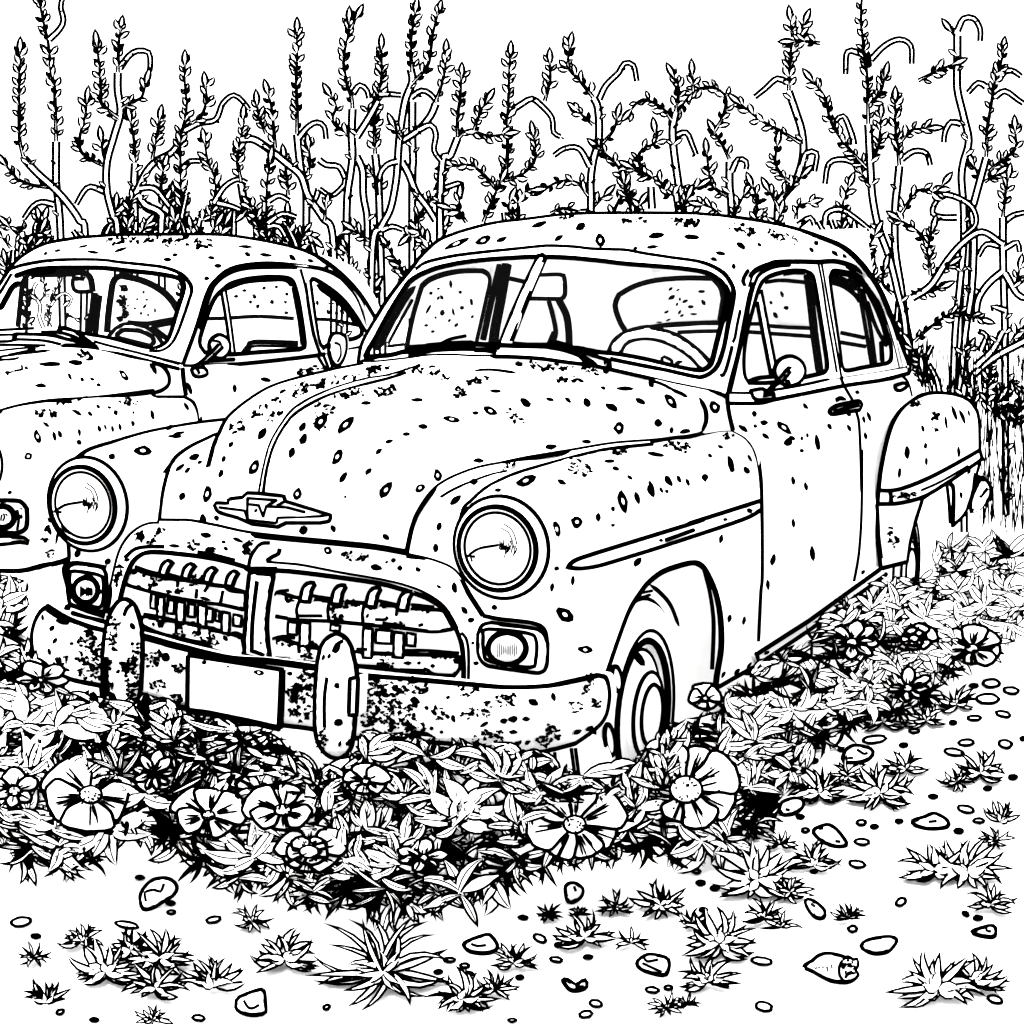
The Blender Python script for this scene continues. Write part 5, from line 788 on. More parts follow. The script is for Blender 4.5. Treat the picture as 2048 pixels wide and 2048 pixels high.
# ---- flowers
def flower(c, R, n, rot, sq, d, label, anchor, style=0, k=.5, seed=1, ctr=.2):
    rng = random.Random(seed); cpx = T(c)[0]; d = proj([BED(cpx[None])[0]])[1][0] - .11; R *= 1.08; fld = Tilt(cpx, d, k); P0 = unproj([cpx], [d])[0]
    e = thing('flower', label, 'flower', (P0[0], P0[1], GZ), 0, 'flowers of the bed'); ANCH.append(((cpx[0], cpx[1]), anchor)); off = np.array([P0[0], P0[1], GZ])
    def child(m, nm):
        m.v = [tuple(np.array(p) - off) for p in m.v]; return m.build(nm, e, [PETAL, INK])
    order = list(range(n)); rng.shuffle(order)
    layers = [(1., 0.)] if style != 2 else [(1., 0.), (.62, .3)]
    for sc_, dr in layers:
        for li, i in enumerate(order):
            a = rot + (i + dr) * 2 * math.pi / n + rng.uniform(-.13, .13); wd = math.pi / n * rng.uniform(.82, 1.12); RR = R * sc_ * rng.uniform(.86, 1.1) * (1 - .16 * math.sin(a)); pts = []
            wm = RR * min(.62, .8 * math.tan(wd) * (1.12 if style != 1 else .78)); ph = rng.uniform(0, 6); nt_ = rng.uniform(.1, 1.); ca, sa = math.cos(a), math.sin(a); side = []
            for j in range(13):
                u = j / 12; hw = wm * (.16 + .84 * math.sin(min(1, u / .68) * math.pi / 2) ** 1.1) * math.sqrt(max(0, 1 - max(0, (u - .5) / .5) ** (2.6 if style != 1 else 1.3))); side.append((RR * (.08 + .92 * u - (.13 * nt_ * max(0, u - .8) / .2 if style != 1 else 0)), hw * (1 + (.07 if style != 3 else .13) * math.sin(11 * u + ph))))
            for r, hw in [(r, -h) for r, h in side] + [(r, h) for r, h in side[::-1][1:]]: pts.append((cpx[0] + r * ca - hw * sa, cpx[1] + (r * sa + hw * ca) * sq))
            pts = np.array(pts); base = .012 * li + (.05 if sc_ < 1 else 0)
            g = lambda px, pull=0., b=base: fld(px, np.asarray(pull) + b)
            g.fr = WORLD; m = MB(); m.skin(pts, g, step=max(9, R * .16), bulge=.015, rad=R * .25); m.ink(pts, g, 5., closed=True, sm=False, pull=.004)
            for s_ in range(6 if R > 60 else 3 if R > 48 else 2):
                aa = a + rng.uniform(-.55, .55) * wd; r0, r1 = R * .24, R * sc_ * rng.uniform(.42, .82)
                m.ink([(cpx[0] + r * math.cos(aa) , cpx[1] + r * math.sin(aa) * sq) for r in (r0, (r0 + r1) / 2, r1)], g, 3., pull=.018, taper=True)
            child(m, 'petal')
    m = MB(); cr = R * ctr; el = np.array([(cpx[0] + cr * math.cos(t), cpx[1] + cr * math.sin(t) * sq * .9) for t in np.linspace(0, 6.283, 22, endpoint=False)])
    g = lambda px, pull=0.: fld(px, np.asarray(pull) + .012 * n + .03 + (.06 if style == 2 else 0)); g.fr = WORLD
    m.skin(el, g, step=6, bulge=.02, rad=cr); m.ink(el, g, 5, closed=True, sm=False); 
    for i in range(int(10 + R * (.12 if style != 3 else .4))):
        a, r = rng.uniform(0, 6.28), cr * rng.uniform(.2, 1.25 if style < 2 else 2.1); p = np.array([cpx[0] + r * math.cos(a), cpx[1] + r * math.sin(a) * sq]); m.ink([p, p + np.array([math.cos(a) * 5, math.sin(a) * 4])], g, 3, pull=.022)
    child(m, 'flower_centre')
    m = MB(); tt = np.linspace(0, 1, 7)[:, None]; b0 = P0 + (0, .03, 0); b1 = np.array([P0[0], P0[1] + .32 * min(1, (P0[2] - GZ) / .15), GZ])
    m.tube(b0 + (b1 - b0) * tt ** (.6, .6, 1.2), .006, m=0); child(m, 'stalk')
    return e
flower('e:1378,825', 98, 7, -1.57, .88, 5.0, 'largest open flower, seven rounded petals, under the bumper end', 'the largest flower', 0, .5, 2, .2)
flower('6:300,1640', 98, 8, -1.2, .92, 4.95, 'ragged wide flower with long stamens in front of the front wheel', 'the ragged wide flower', 3, .5, 3, .3)
flower('d:1150,775', 68, 6, -1.3, .8, 5.05, 'six-petalled flower with streaked petals below the bumper, between two leafy clumps', 'the streaked flower', 0, .5, 4, .16)
flower('d:1560,745', 68, 6, -1.6, .72, 5.08, 'wide flower with crowded stamens below the number plate', 'the wide flower', 0, .5, 5, .22)
flower('d:1705,975', 70, 6, -.4, .7, 4.95, 'cup-shaped double flower lowest in the bed', 'the cup-shaped flower', 2, .6, 6, .24)
flower('d:500,660', 92, 5, -.9, .85, 5.25, 'big hibiscus-like flower with a fringed middle', 'the hibiscus-like flower', 0, .5, 7, .22)
flower('e:225,590', 46, 6, -1.6, .7, 5.05, 'half-open flower tucked under the bumper guard', 'the half-open flower', 0, .5, 8, .18)
flower('d:80,640', 44, 6, -1.5, .8, 5.3, 'trumpet flower with a dark throat at the picture edge', 'the trumpet flower', 1, .5, 9, .25)
flower('6:1680,960', 58, 8, -1.5, .72, 7.2, 'daisy-like flower with eight petals beside the bare ground', 'the daisy-like flower', 0, .5, 10, .2)
flower('6:1100,930', 52, 8, -1.5, .7, 7.0, 'spiky flower close below the door sill', 'the spiky flower', 1, .5, 11, .2)
flower('6:1400,910', 44, 7, -1.2, .7, 7.3, 'small rounded flower between the sill and the daisy-like flower', 'the small rounded flower', 2, .5, 12, .2)
flower('d:850,545', 42, 9, -1.5, .9, 5.35, 'blank star-shaped bloom without streaks', 'the star-shaped bloom', 1, .5, 13, .05)
flower('4:200,1110', 52, 6, -2., .6, 5.6, 'drooping lily-like flower under the bumper corner', 'the lily-like flower', 1, .5, 14, .15)
flower('6:1370,1150', 44, 8, -1.5, .72, 6.7, 'pointed-petal flower at the border of the bare ground', 'the pointed-petal flower', 1, .5, 15, .2)
flower('e:540,1010', 50, 6, -1.4, .6, 4.8, 'ragged low flower among drooping leaves', 'the ragged low flower', 1, .5, 16, .2)
flower('6:390,1200', 30, 5, -1.6, .8, 5.6, 'tiny flower beside the tyre foot', 'the tiny flower', 0, .5, 17, .2)

# ---- tufts on the bare ground
def tuft(px, R, n, fan, label, name='leaf_tuft', cat='weed', wr=.15, seed=0, blade='leaf', grp='leaf tufts on the bare ground', up=.35):
    rng = random.Random(seed * 7 + int(px[0])); px = np.asarray(px, float); fld = Bent(px[0], px[1], .55); m = MB()
    n = int(n * 1.35); angs = [(-math.pi / 2 + (j / (n - 1) - .5) * fan) + rng.uniform(-.12, .12) for j in range(n)]
    rng.shuffle(angs)
    for j, a in enumerate(angs):
        l = R * rng.uniform(.68, 1.06); dx, dy = math.cos(a) * l, math.sin(a) * l * (.86 if math.sin(a) < 0 else .5)
        st = px + np.array([rng.uniform(-.08, .08) * R, rng.uniform(-.05, .03) * R])
        leaf(m, fld, st, px + (dx, dy), max(4.4, R * wr * .74 * rng.uniform(.8, 1.25)), rng.uniform(-.2, .2), min(3.6, max(2.7, R * .055)), .0015 * j + rng.uniform(0, .01), .02, False, 6, blade if rng.random() < .45 else 'blade')
    for j in range(int(n * .5)):
        a = -math.pi / 2 + rng.uniform(-.5, .5) * fan; l = R * rng.uniform(.3, .55); leaf(m, fld, px, px + (math.cos(a) * l, math.sin(a) * l * .6), max(3.6, R * wr * .8), rng.uniform(-.2, .2), 3., .03 + .002 * j, .02, False, 5, blade)
    return tag(m.build(name, None, [LEAF, INK]), label, cat, grp)
e_ = T('e:325,1640')[0]; ANCH.append(((e_[0], e_[1]), 'the agave-like plant'))
tuft(e_, 165, 18, 5.6, 'large agave-like plant with long curving blades, alone at the bottom of the ground', 'spiky_plant', 'spiky plant', .085, 1, 'blade', 'spiky plants')
TU = 'd:450,1470,125,13,4.5 880,1560,190,17,5.9 580,1640,200,14,5.2 1180,1720,190,12,2.8 1570,1570,190,15,4.6 185,1560,100,9,5.6 250,1810,150,9,2.6 840,1905,110,9,4.5 1390,1360,115,9,5.8 720,1520,150,12,5.2 860,1730,170,11,5. ' \
     'e:760,1790,180,14,5.8 930,1735,130,11,5. 1040,1590,130,11,4. 1240,1325,85,9,5.8 1430,1450,165,13,4.6 1410,1320,66,6,3. 1690,1480,115,7,5. 1600,1280,105,11,5.8 1850,1270,150,14,5.8 1880,1840,100,9,5.5 ' \
     'f:190,1690,165,13,4.6 70,1820,80,6,4. 250,1480,210,16,5.6 110,1370,95,9,5. 500,1340,120,9,4. 590,1390,110,5,3.4 460,1130,240,18,5.8 640,1200,120,10,5.6 960,1340,95,10,3.4 590,935,105,8,4.5 770,1050,145,12,4. 410,830,170,14,5.4 260,930,120,11,5.8 430,690,140,11,3.8 800,650,160,14,5.4 960,560,120,10,5.6 1140,650,190,16,5.8 600,590,120,9,4. 1280,520,130,8,3.6 1690,540,145,12,4.4 1560,590,110,9,5.8 1800,810,135,8,2.2 1770,915,105,8,5.6 1440,1085,190,13,4.8 1620,1090,220,17,5.6 1750,1265,130,11,4.6 1460,1730,250,15,5. 1650,1690,180,14,5. 1390,250,120,10,4.4 1560,160,125,10,4.4 1150,255,135,12,5. 880,270,120,11,5.4 720,370,110,10,5.2'
r_ = None
TUL = []
for i, tok in enumerate(TU.split()):
    if ':' in tok: q, tok = tok.split(':'); r_ = REG[q]
    x, y, R, n_, fan = map(float, tok.split(',')); p = np.array([r_[0] + x / r_[2], r_[1] + y / r_[2]]); R *= 1.18 / r_[2]
    sz = 'big' if R > 66 else 'small' if R < 42 else 'medium'; sh = 'fan-shaped' if fan < 3.5 else 'spreading' if fan < 5.2 else 'rosette-like'
    TUL.append((p, R, int(n_), fan, lab(p, f'{sz} {sh} leaf tuft'), i))
for p, R, n_, fan, l_, i in TUL: tuft(p, R, n_, fan, l_, seed=i)

# ---- pebbles
PB = 'd:115,1362,115,55,-8 197,1440,-55,26,0 698,1378,130,40,10 1178,1350,85,38,-12 945,1308,50,26,0 942,1258,-48,24,0 772,1117,-48,22,0 332,1860,50,30,-20 520,1902,-52,26,0 1096,1892,75,36,5 1803,1833,45,30,-25 ' \
     'e:1093,1338,-52,24,5 1186,1453,78,45,25 1288,1490,-45,26,0 1276,1570,72,32,8 1452,1556,-52,26,0 686,1572,70,28,0 770,1604,55,30,0 625,1638,-50,24,-5 797,1650,-55,30,10 1075,1668,-45,24,0 1495,1812,78,42,10 1440,1872,78,42,-8 1032,1905,50,22,0 1806,1738,78,36,5 1895,1725,50,28,0 ' \
     'f:1107,355,135,45,-6 1325,308,60,28,0 1267,386,-48,26,0 1540,262,-42,24,0 1658,237,78,32,0 1818,215,90,36,12 1862,85,90,42,5 1752,45,100,50,0 1730,130,135,58,0 1655,58,-48,22,0 1612,372,90,38,-3 1828,380,80,48,10 1545,425,115,42,8 775,473,-42,26,0 723,526,-42,24,0 925,410,-40,22,-10 628,387,95,35,0 600,463,-36,18,0 1430,670,-52,26,0 1730,626,-45,24,0 1870,563,-50,28,0 1610,740,100,42,12 1682,803,65,30,0 1572,860,-55,30,0 1242,806,-44,24,0 1034,814,56,34,0 1106,835,-45,24,0 725,856,45,28,0 697,782,-44,24,0 1038,920,85,38,3 1010,1043,95,42,8 773,1083,-40,18,0 124,1084,48,26,0 147,1147,-50,28,0 225,1175,-50,28,0 162,1295,-48,24,0 986,1401,55,38,0 1253,1252,65,45,-30 1610,1318,-42,24,30 1678,1340,-52,28,0 485,1578,120,45,8 495,1828,100,55,12 1772,1790,88,45,15 1925,350,-30,22,0'
for i, tok in enumerate(PB.split()):
    if ':' in tok: q, tok = tok.split(':'); r_ = REG[q]
    x, y, w_, h_, a = map(float, tok.split(',')); fill = w_ < 0; w_ = abs(w_) / r_[2] / 2 + 2.; h_ = h_ / r_[2] / 2 + 2.; a = math.radians(a); c = np.array([r_[0] + x / r_[2], r_[1] + y / r_[2]]); rng = random.Random(i)
    nn = 18; jt = [1 + rng.uniform(-.07, .07) for _ in range(nn)]; m = MB()
    def ring_(s, z, bx=0., by=0.):
        px = np.array([(c[0] + (max(w_ * s - bx, .3) * j * math.cos(t)) * math.cos(a) - (max(h_ * s - by, .3) * j * math.sin(t)) * math.sin(a), c[1] + (max(w_ * s - bx, .3) * j * math.cos(t)) * math.sin(a) + (max(h_ * s - by, .3) * j * math.sin(t)) * math.cos(a)) for t, j in zip(np.linspace(0, 6.283, nn, endpoint=False), jt)])
        return on(WORLD, px, 'z', GZ + z)
    R0 = ring_(1, -.004); R1 = ring_(1, .004); R2 = ring_(1, .006, 7.8, 6.6) if not fill else ring_(.3, .007); C = ring_(.3, .009, 0, 0).mean(0)[None]
    Fc = [(i_, (i_ + 1) % nn, nn + (i_ + 1) % nn, nn + i_) for i_ in range(nn)] + [(nn + i_, nn + (i_ + 1) % nn, 2 * nn + (i_ + 1) % nn, 2 * nn + i_) for i_ in range(nn)] + [(2 * nn + i_, 2 * nn + (i_ + 1) % nn, 3 * nn) for i_ in range(nn)]
    m.add(np.vstack([R0, R1, R2, C]), Fc, [1] * (2 * nn) + [1 if fill else 0] * nn)
    head = ('dark' if fill else 'pale') + (' long' if w_ / h_ > 2.7 else ' oval' if w_ / h_ > 1.7 else ' round') + ' pebble'
    tag(m.build('pebble', None, [STONE, INK]), lab(c, head), 'pebble', 'pebbles on the bare ground')

cand = [(x + (17 if k_ % 2 else 0) + RNG.uniform(-13, 13), y + RNG.uniform(-9, 9)) for k_, y in enumerate(range(1110, 1860, 34)) for x in range(-10, 2070, 58)]
cand = np.array(cand); cand = cand[inside(bed_poly, cand) & (dist(bed_poly, cand) > 10)]
cand = cand[np.argsort(cand[:, 1])]
def edge_below(px): return not inside(bed_poly, np.array([[px[0], px[1] + 64]]))[0] or not inside(bed_poly, np.array([[px[0] + 50, px[1] + 30]]))[0]
def bed_plant(px, i, droop=False, R=None):
    rng = random.Random(900 + i); P = BED(px[None])[0]; q, d = proj([P]); k = (5.3 / d[0]) ; L0 = rng.uniform(62, 100) * k; m = MB(); off = np.array([P[0], P[1], GZ]); n = rng.randint(8, 12)
    kind = rng.choice(('broad', 'lance', 'lance', 'strap')); wr = {'broad': .21, 'lance': .15, 'strap': .1}[kind]; low = dist(bed_poly, px[None])[0] < 62 and edge_below(px)
    if droop: n = 17; L0 = R; low = True; kind = 'strap'; wr = .1
    for j in range(n):
        a = -math.pi / 2 + (rng.uniform(-2.2, 2.2) if not low else rng.uniform(-3.1, 3.1))
        if droop: a = math.pi / 2 + (j / (n - 1) - .5) * 4.6 + rng.uniform(-.1, .1)
        l = L0 * rng.uniform(.7, 1.15); l *= 1 if math.sin(a) < 0 else .85
        for f_ in (1, .8, .62, .48, .36):
            tip = px + (f_ * l * math.cos(a), f_ * l * math.sin(a) * .9)
            if droop or inside(bed_poly, tip[None])[0] or (low and tip[1] > px[1] + 4 and rng.random() < .75): break
        else: continue
        l *= f_
        leaf(m, BED, px + (rng.uniform(-8, 8), rng.uniform(-6, 6)), tip, l * wr * rng.uniform(.8, 1.2), rng.uniform(-.18, .18), 3.4 * min(1, k), .008 + (i % 6) * .011 + j * .0014, .03, rng.random() < .75, 7, 'leaf' if kind != 'strap' else 'blade', .0 if not droop else .02)
        if l * wr > 9:
            for _ in range(rng.choice((0, 0, 1, 2))):
                sd = rng.choice((-1, 1)) * l * wr * rng.uniform(.28, .5); u = np.array([math.cos(a), math.sin(a)]); t0 = rng.uniform(.25, .45); q0 = px + u * l * t0; q1 = px + u * l * (t0 + rng.uniform(.15, .32)) + np.array([-u[1], u[0]]) * sd
                leaf(m, BED, q0, q1, 1.9 * min(1, k + .1), .05, 2.4, .048 + (i % 6) * .011 + j * .0014, 0, False, 4, 'blade')
    m.v = [tuple(np.array(p) - off) for p in m.v]; o = m.build('leafy_weed', None, [LEAF, INK]); o.location = off
    return tag(o, lab(px, {'broad': 'broad-leaved weed', 'lance': 'lance-leaved weed', 'strap': 'strap-leaved weed'}[kind]), 'weed', 'leafy weeds of the flower bed')
for i, p in enumerate(cand): bed_plant(p, i)
for i, (x, y, R) in enumerate(((60, 1700, 95), (130, 1690, 110), (190, 1665, 90), (345, 1655, 95), (395, 1690, 100), (480, 1730, 110), (560, 1745, 90), (640, 1765, 100), (700, 1750, 110), (765, 1775, 115), (830, 1780, 100), (900, 1740, 95), (965, 1750, 95), (1020, 1735, 90), (1130, 1700, 75), (1210, 1690, 70), (1290, 1690, 75), (1390, 1690, 80), (1460, 1650, 75), (1520, 1600, 70), (1570, 1530, 65), (1640, 1470, 70), (1700, 1440, 60), (1790, 1420, 55), (1850, 1390, 55), (1900, 1340, 50))):
    bed_plant(np.array([x, y], float), 2000 + i, True, R * .85)
m = MB(); rng = random.Random(77)       # the small stuff between them
lo, hi = bed_poly.min(0), bed_poly.max(0); cnt = 0
while cnt < 350:
    p = np.array([rng.uniform(lo[0], hi[0]), rng.uniform(lo[1], hi[1])])
    if not inside(bed_poly, p[None])[0]: continue
    if p[1] < 1400 and p[0] > 1300 and rng.random() < .55: continue
    cnt += 1; k = 1.1 if p[1] > 1400 else .75; l = rng.uniform(22, 52) * k; a = -math.pi / 2 + rng.uniform(-1.5, 1.5)
    if not inside(bed_poly, (p + (l * math.cos(a), l * math.sin(a)))[None])[0]: continue
    leaf(m, BED, p, p + (l * math.cos(a), l * math.sin(a)), l * rng.uniform(.13, .2), rng.uniform(-.2, .2), (1.7 if k > 1 else 1.2), -.03 + rng.uniform(-.02, .03), .01, False, 5)
tag(m.build('undergrowth', None, [LEAF, INK]), 'low tangled undergrowth filling the flower bed', None, None, 'stuff')

# ---- tall weeds behind the cars
SHOOT = random.Random(31)
def roofline(x):
    return np.interp(x, [0, 60, 150, 280, 430, 560, 650, 720, 790, 860, 950, 1060, 1180, 1390, 1500, 1600, 1700, 1760, 1800, 1850, 1950, 2048], [560, 505, 478, 470, 471, 490, 530, 590, 600, 510, 455, 440, 430, 428, 440, 465, 520, 590, 700, 760, 800, 850])
def shoots(n, x0, x1):
    out = []
    for _ in range(n):
        x = SHOOT.uniform(x0, x1); y = float(roofline(x)) + 18; h = SHOOT.uniform(28, 105) * (.7 if 820 < x < 1640 else 1); b = SHOOT.uniform(-.5, .5)
        st = f'0:{x:.0f},{y:.0f} {x + b * h * .3:.0f},{y - h * .5:.0f} {x + b * h:.0f},{y - h:.0f}'
        out.append(('l' if SHOOT.random() < .75 else 't', st if SHOOT.random() < .75 else st + f' {x + b * h + 16 * (1 if b > 0 else -1):.0f},{y - h + 10:.0f}'))
    return out
def weed(label, Y, spec, seed, base=True, mini=1.):
    if mini < 1: shoots_ = lambda *a: []
    else: shoots_ = shoots
    xs = np.concatenate([T(s_)[:, 0] for _, s_ in spec]); spec = spec + shoots_(3 if xs.mean() < 800 else 1 if xs.mean() < 1640 else 3, max(5, xs.mean() - 60), min(2040, xs.mean() + 60))
    """spec: runs of 's' bare stem, 'l' leafy stalk, 't' curling tendril"""
    rng = random.Random(seed); first = T(spec[0][1]); X = on(WORLD, first[-1:] if first[-1][1] > first[0][1] else first[:1], 'y', Y)[0][0]; off = np.array([X, Y, GZ])
    e = thing('tall_weed', label, 'weed', tuple(off), 0, 'tall weeds behind the cars')
    for k_, (kd, st) in enumerate(spec):
        m = MB(); dp = rng.uniform(-.12, .12) if k_ else 0; fld = Plane(WORLD, 'y', Y + dp); q = T(st)
        if k_ == 0 and base:
            if q[-1][1] < q[0][1]: q = q[::-1]
            gy = proj([[X, Y, GZ]])[0][0][1]; q = np.vstack([q, [(q[-1][0] + rng.uniform(-6, 6), (q[-1][1] + gy) / 2), (q[-1][0] + rng.uniform(-8, 8), gy)]])
        if kd == 's':
            stem(m, fld, q, 9.4 * mini, 4.2 * mini, 0., .9); q2 = spl(q)
            nl = int(len(q2) * 6 / 70)
            for _ in range(nl):
                i = rng.randrange(len(q2) - 1); sd = rng.choice((-1, 1)); l = rng.uniform(14, 26); leaf(m, fld, q2[i], q2[i] + (sd * l * .8, -l * .6), l * .26, 0, 3., .012, .01, False, 5)
            nm = 'stem'
        elif kd == 'l': 
            if q[-1][1] > q[0][1]: q = q[::-1]
            spike(m, fld, q, rng, 23 * mini, 5. * mini, 13.5 * mini); nm = 'leafy_stalk'
        else:
            stem(m, fld, q, 8.2 * mini, 4. * mini, .0, .8); q2 = spl(q)
            for _ in range(max(1, len(q2) // 9)):
                i = rng.randrange(len(q2)); l = rng.uniform(8, 15); leaf(m, fld, q2[i], q2[i] + (rng.uniform(-1, 1) * l, rng.uniform(-.2, 1) * l), l * .3, 0, 2.8, .01, .005, False, 5)
            nm = 'tendril'
        m.v = [tuple(np.array(p) - off) for p in m.v]; m.build(nm, e, [LEAF, INK])
W = weed
W('leafy-topped weed with a slanting stem, first from the picture edge', 12.6, [('s', 'a:470,1310 440,1220 380,1130 300,1040 200,950 130,870'), ('l', 'a:110,290 105,480 105,650 110,780 130,870'), ('l', 'a:30,910 90,980 170,1020 280,1035')], 1)
W('tall straight weed rising out of view with an S-curled tendril', 13., [('s', 'a:310,780 310,1000 320,1100 335,1320'), ('l', 'a:210,-40 235,100 265,230 280,380 300,480 305,600 310,780'), ('t', 'a:270,220 330,160 350,110 335,40 345,-10'), ('t', 'a:300,1130 230,1115 180,1140 130,1210')], 2)
W('weed with five side shoots and a hooked tendril above the second car roof', 12.4, [('s', 'a:650,1310 620,1180 590,1050 590,900 630,750 665,620 650,500 650,400'), ('l', 'a:650,400 655,250 665,170'), ('l', 'a:655,650 600,610 560,570 555,480 550,380 535,250'), ('t', 'a:660,380 710,310 760,280 820,290 830,350 825,395'), ('l', 'a:670,600 730,560 780,540 805,460'), ('l', 'a:590,920 520,890 450,840 440,760 470,640 480,560'), ('t', 'a:580,1060 500,1030 460,1060 420,1130'), ('l', 'a:590,900 570,850 560,780')], 3)
W('slender single-stalk weed between two branched ones, above the second car', 13.2, [('s', 'a:745,1290 740,1050 745,900'), ('l', 'a:745,930 740,780 720,670')], 4)
W('weed with a spear-tipped leafy stalk and a long arching side tendril', 12.8, [('l', 'a:1000,1300 1000,1050 995,850 1000,740 1030,600 1020,460 1020,360'), ('s', 'a:640,1180 740,1080 800,960 860,890 950,840 1000,760 1030,690'), ('t', 'a:1020,720 1100,680 1190,660 1230,570 1290,525 1340,560 1375,605'), ('l', 'a:1060,680 1110,640 1140,560 1135,480'), ('l', 'a:840,880 860,780 880,660')], 5)
W('short crooked weed with drooping arms low over the second car roof', 12.2, [('s', 'a:890,1290 890,1180 800,1130 770,1080'), ('t', 'a:770,1040 850,1040 920,1120 1000,1230 1020,1290'), ('l', 'a:890,1100 890,1000 905,930')], 6)
W('medium weed with one curved leafy stalk and a short hook', 12.6, [('l', 'a:1100,1290 1150,1220 1180,1120 1190,1000 1150,900 1130,790'), ('t', 'a:1010,930 1050,890 1110,890'), ('t', 'a:1100,1210 1085,1190')], 7)
W('weed arching over with a leafy stalk standing on its bend', 12.3, [('s', 'a:1330,1010 1350,1120 1390,1220 1420,1310'), ('t', 'a:1180,1120 1240,1030 1310,990 1365,1010'), ('l', 'a:1330,1000 1310,880 1330,780 1340,660'), ('t', 'a:1200,1120 1280,1140 1350,1170'), ('l', 'a:1230,1260 1215,1150')], 8)
W('thick weed stem slanting down to the second car rear window', 12.0, [('s', 'a:1330,770 1400,770 1480,820 1580,900 1660,970 1700,1080 1780,1200 1840,1340'), ('l', 'a:1470,740 1430,650 1420,580'), ('l', 'a:1520,820 1510,700 1500,600 1480,520'), ('l', 'a:1700,960 1710,880 1705,820'), ('l', 'a:1790,1220 1800,1150')], 9)
W('tall narrow weed spire with a hook at mid height', 13.4, [('s', 'a:1640,740 1650,850 1665,960 1690,1060 1690,1370'), ('l', 'a:1640,180 1640,300 1635,450 1640,600 1640,740'), ('t', 'a:1650,760 1700,700 1750,675 1790,700 1800,770')], 10)
W('low bushy weed with three looping tendrils above the second car', 12.0, [('l', 'a:1470,1300 1470,1150 1475,1000 1490,890'), ('t', 'a:1480,1110 1540,1080 1600,1110'), ('t', 'a:1480,1230 1560,1180 1640,1200'), ('t', 'a:1480,1250 1540,1250 1590,1330'), ('l', 'a:1590,1080 1580,960 1570,880')], 11)
W('lone wavy tendril weed between the two roofs', 13.1, [('t', 'a:1760,1040 1740,1100 1700,1140'), ('t', 'a:1760,880 1800,910 1870,920 1905,990 1900,1020 1830,1080 1760,1040')], 12, False)
W('small ragged weed at the second car roof corner', 11.9, [('l', 'a:150,1350 90,1290 50,1250'), ('l', 'a:180,1340 220,1280 240,1220'), ('l', 'a:60,1370 30,1330 10,1310'), ('t', 'a:130,1330 200,1300 280,1300')], 13)
W('tall fork-tipped weed with a smooth lower stem between the roofs', 12.7, [('s', 'b:290,600 285,750 290,850 280,950 260,1100 255,1380'), ('l', 'b:270,120 265,200 240,320 255,450 285,540 290,600'), ('l', 'b:280,760 180,670 200,590 170,530'), ('s', 'b:310,760 380,650 430,560'), ('t', 'b:290,520 330,470 370,500 380,545'), ('s', 'b:310,860 345,940 350,1080 370,1200 370,1370'), ('l', 'b:280,160 310,100')], 14)
W('weed with a sparse tip and a leaf-tangled middle', 13., [('s', 'b:415,850 430,1000 440,1200'), ('l', 'b:450,270 450,400 440,500 420,600 410,700 415,850'), ('t', 'b:440,520 500,520 560,525'), ('l', 'b:440,1080 425,1000 390,960'), ('l', 'b:400,700 380,600 420,540')], 15)
W('largest branching weed, two feathery tips, left of the main roof', 12.5, [('s', 'b:400,1370 450,1250 500,1150 530,1000 540,880 550,750 580,560 620,450 610,380'), ('l', 'b:620,400 610,280 615,200 635,70'), ('l', 'b:620,460 700,370 720,290 735,180 760,80'), ('t', 'b:610,540 670,500 720,520 760,570'), ('l', 'b:750,560 780,470 800,380 805,300'), ('s', 'b:750,570 720,640 650,720 560,780'), ('t', 'b:650,720 720,690 750,740 740,830 780,890'), ('l', 'b:560,770 540,740 520,700'), ('t', 'b:540,890 480,910 440,970 440,1080'), ('s', 'b:560,890 600,960 640,1060 700,1140 750,1220'), ('l', 'b:380,1330 330,1290 300,1270'), ('t', 'b:450,1270 510,1250 570,1270')], 16)
W('thin upright stem weed behind the main windshield pillar', 13.3, [('s', 'b:620,560 620,770 625,900 620,1000')], 17)
W('bent leafy weed with a level side branch, at the main roof edge', 12.6, [('s', 'b:870,760 830,860 780,960'), ('l', 'b:890,430 885,520 870,650 870,760'), ('l', 'b:780,960 760,1060 700,1130 640,1220 600,1330'), ('l', 'b:870,770 930,720 1040,750 1130,740'), ('l', 'b:960,720 990,630 1030,560'), ('t', 'b:740,1060 820,1030 890,1015 880,1100'), ('l', 'b:920,1230 880,1170 880,1100')], 18)
W('weed with a straight leafy spire and a long drooping tendril above the roof', 12.9, [('l', 'b:1160,310 1155,400 1150,550 1145,700 1145,850 1130,960 1110,1000'), ('l', 'b:1110,1000 1060,1110 1010,1230'), ('t', 'b:1170,610 1230,570 1280,545 1330,580 1390,650 1400,730 1440,755'), ('l', 'b:1350,560 1380,450 1380,350'), ('l', 'b:1120,1000 1210,970 1290,900 1300,820 1290,750'), ('l', 'b:1080,1040 1000,950 930,910 830,920')], 19, False)
W('stubby weed sprouting just over the front of the main roof', 12.1, [('l', 'b:1200,1200 1220,1110 1240,1060 1280,1050'), ('l', 'b:1190,1200 1150,1150 1160,1110'), ('l', 'b:920,1230 880,1170 830,1150'), ('s', 'b:775,1300 770,1080')], 20)
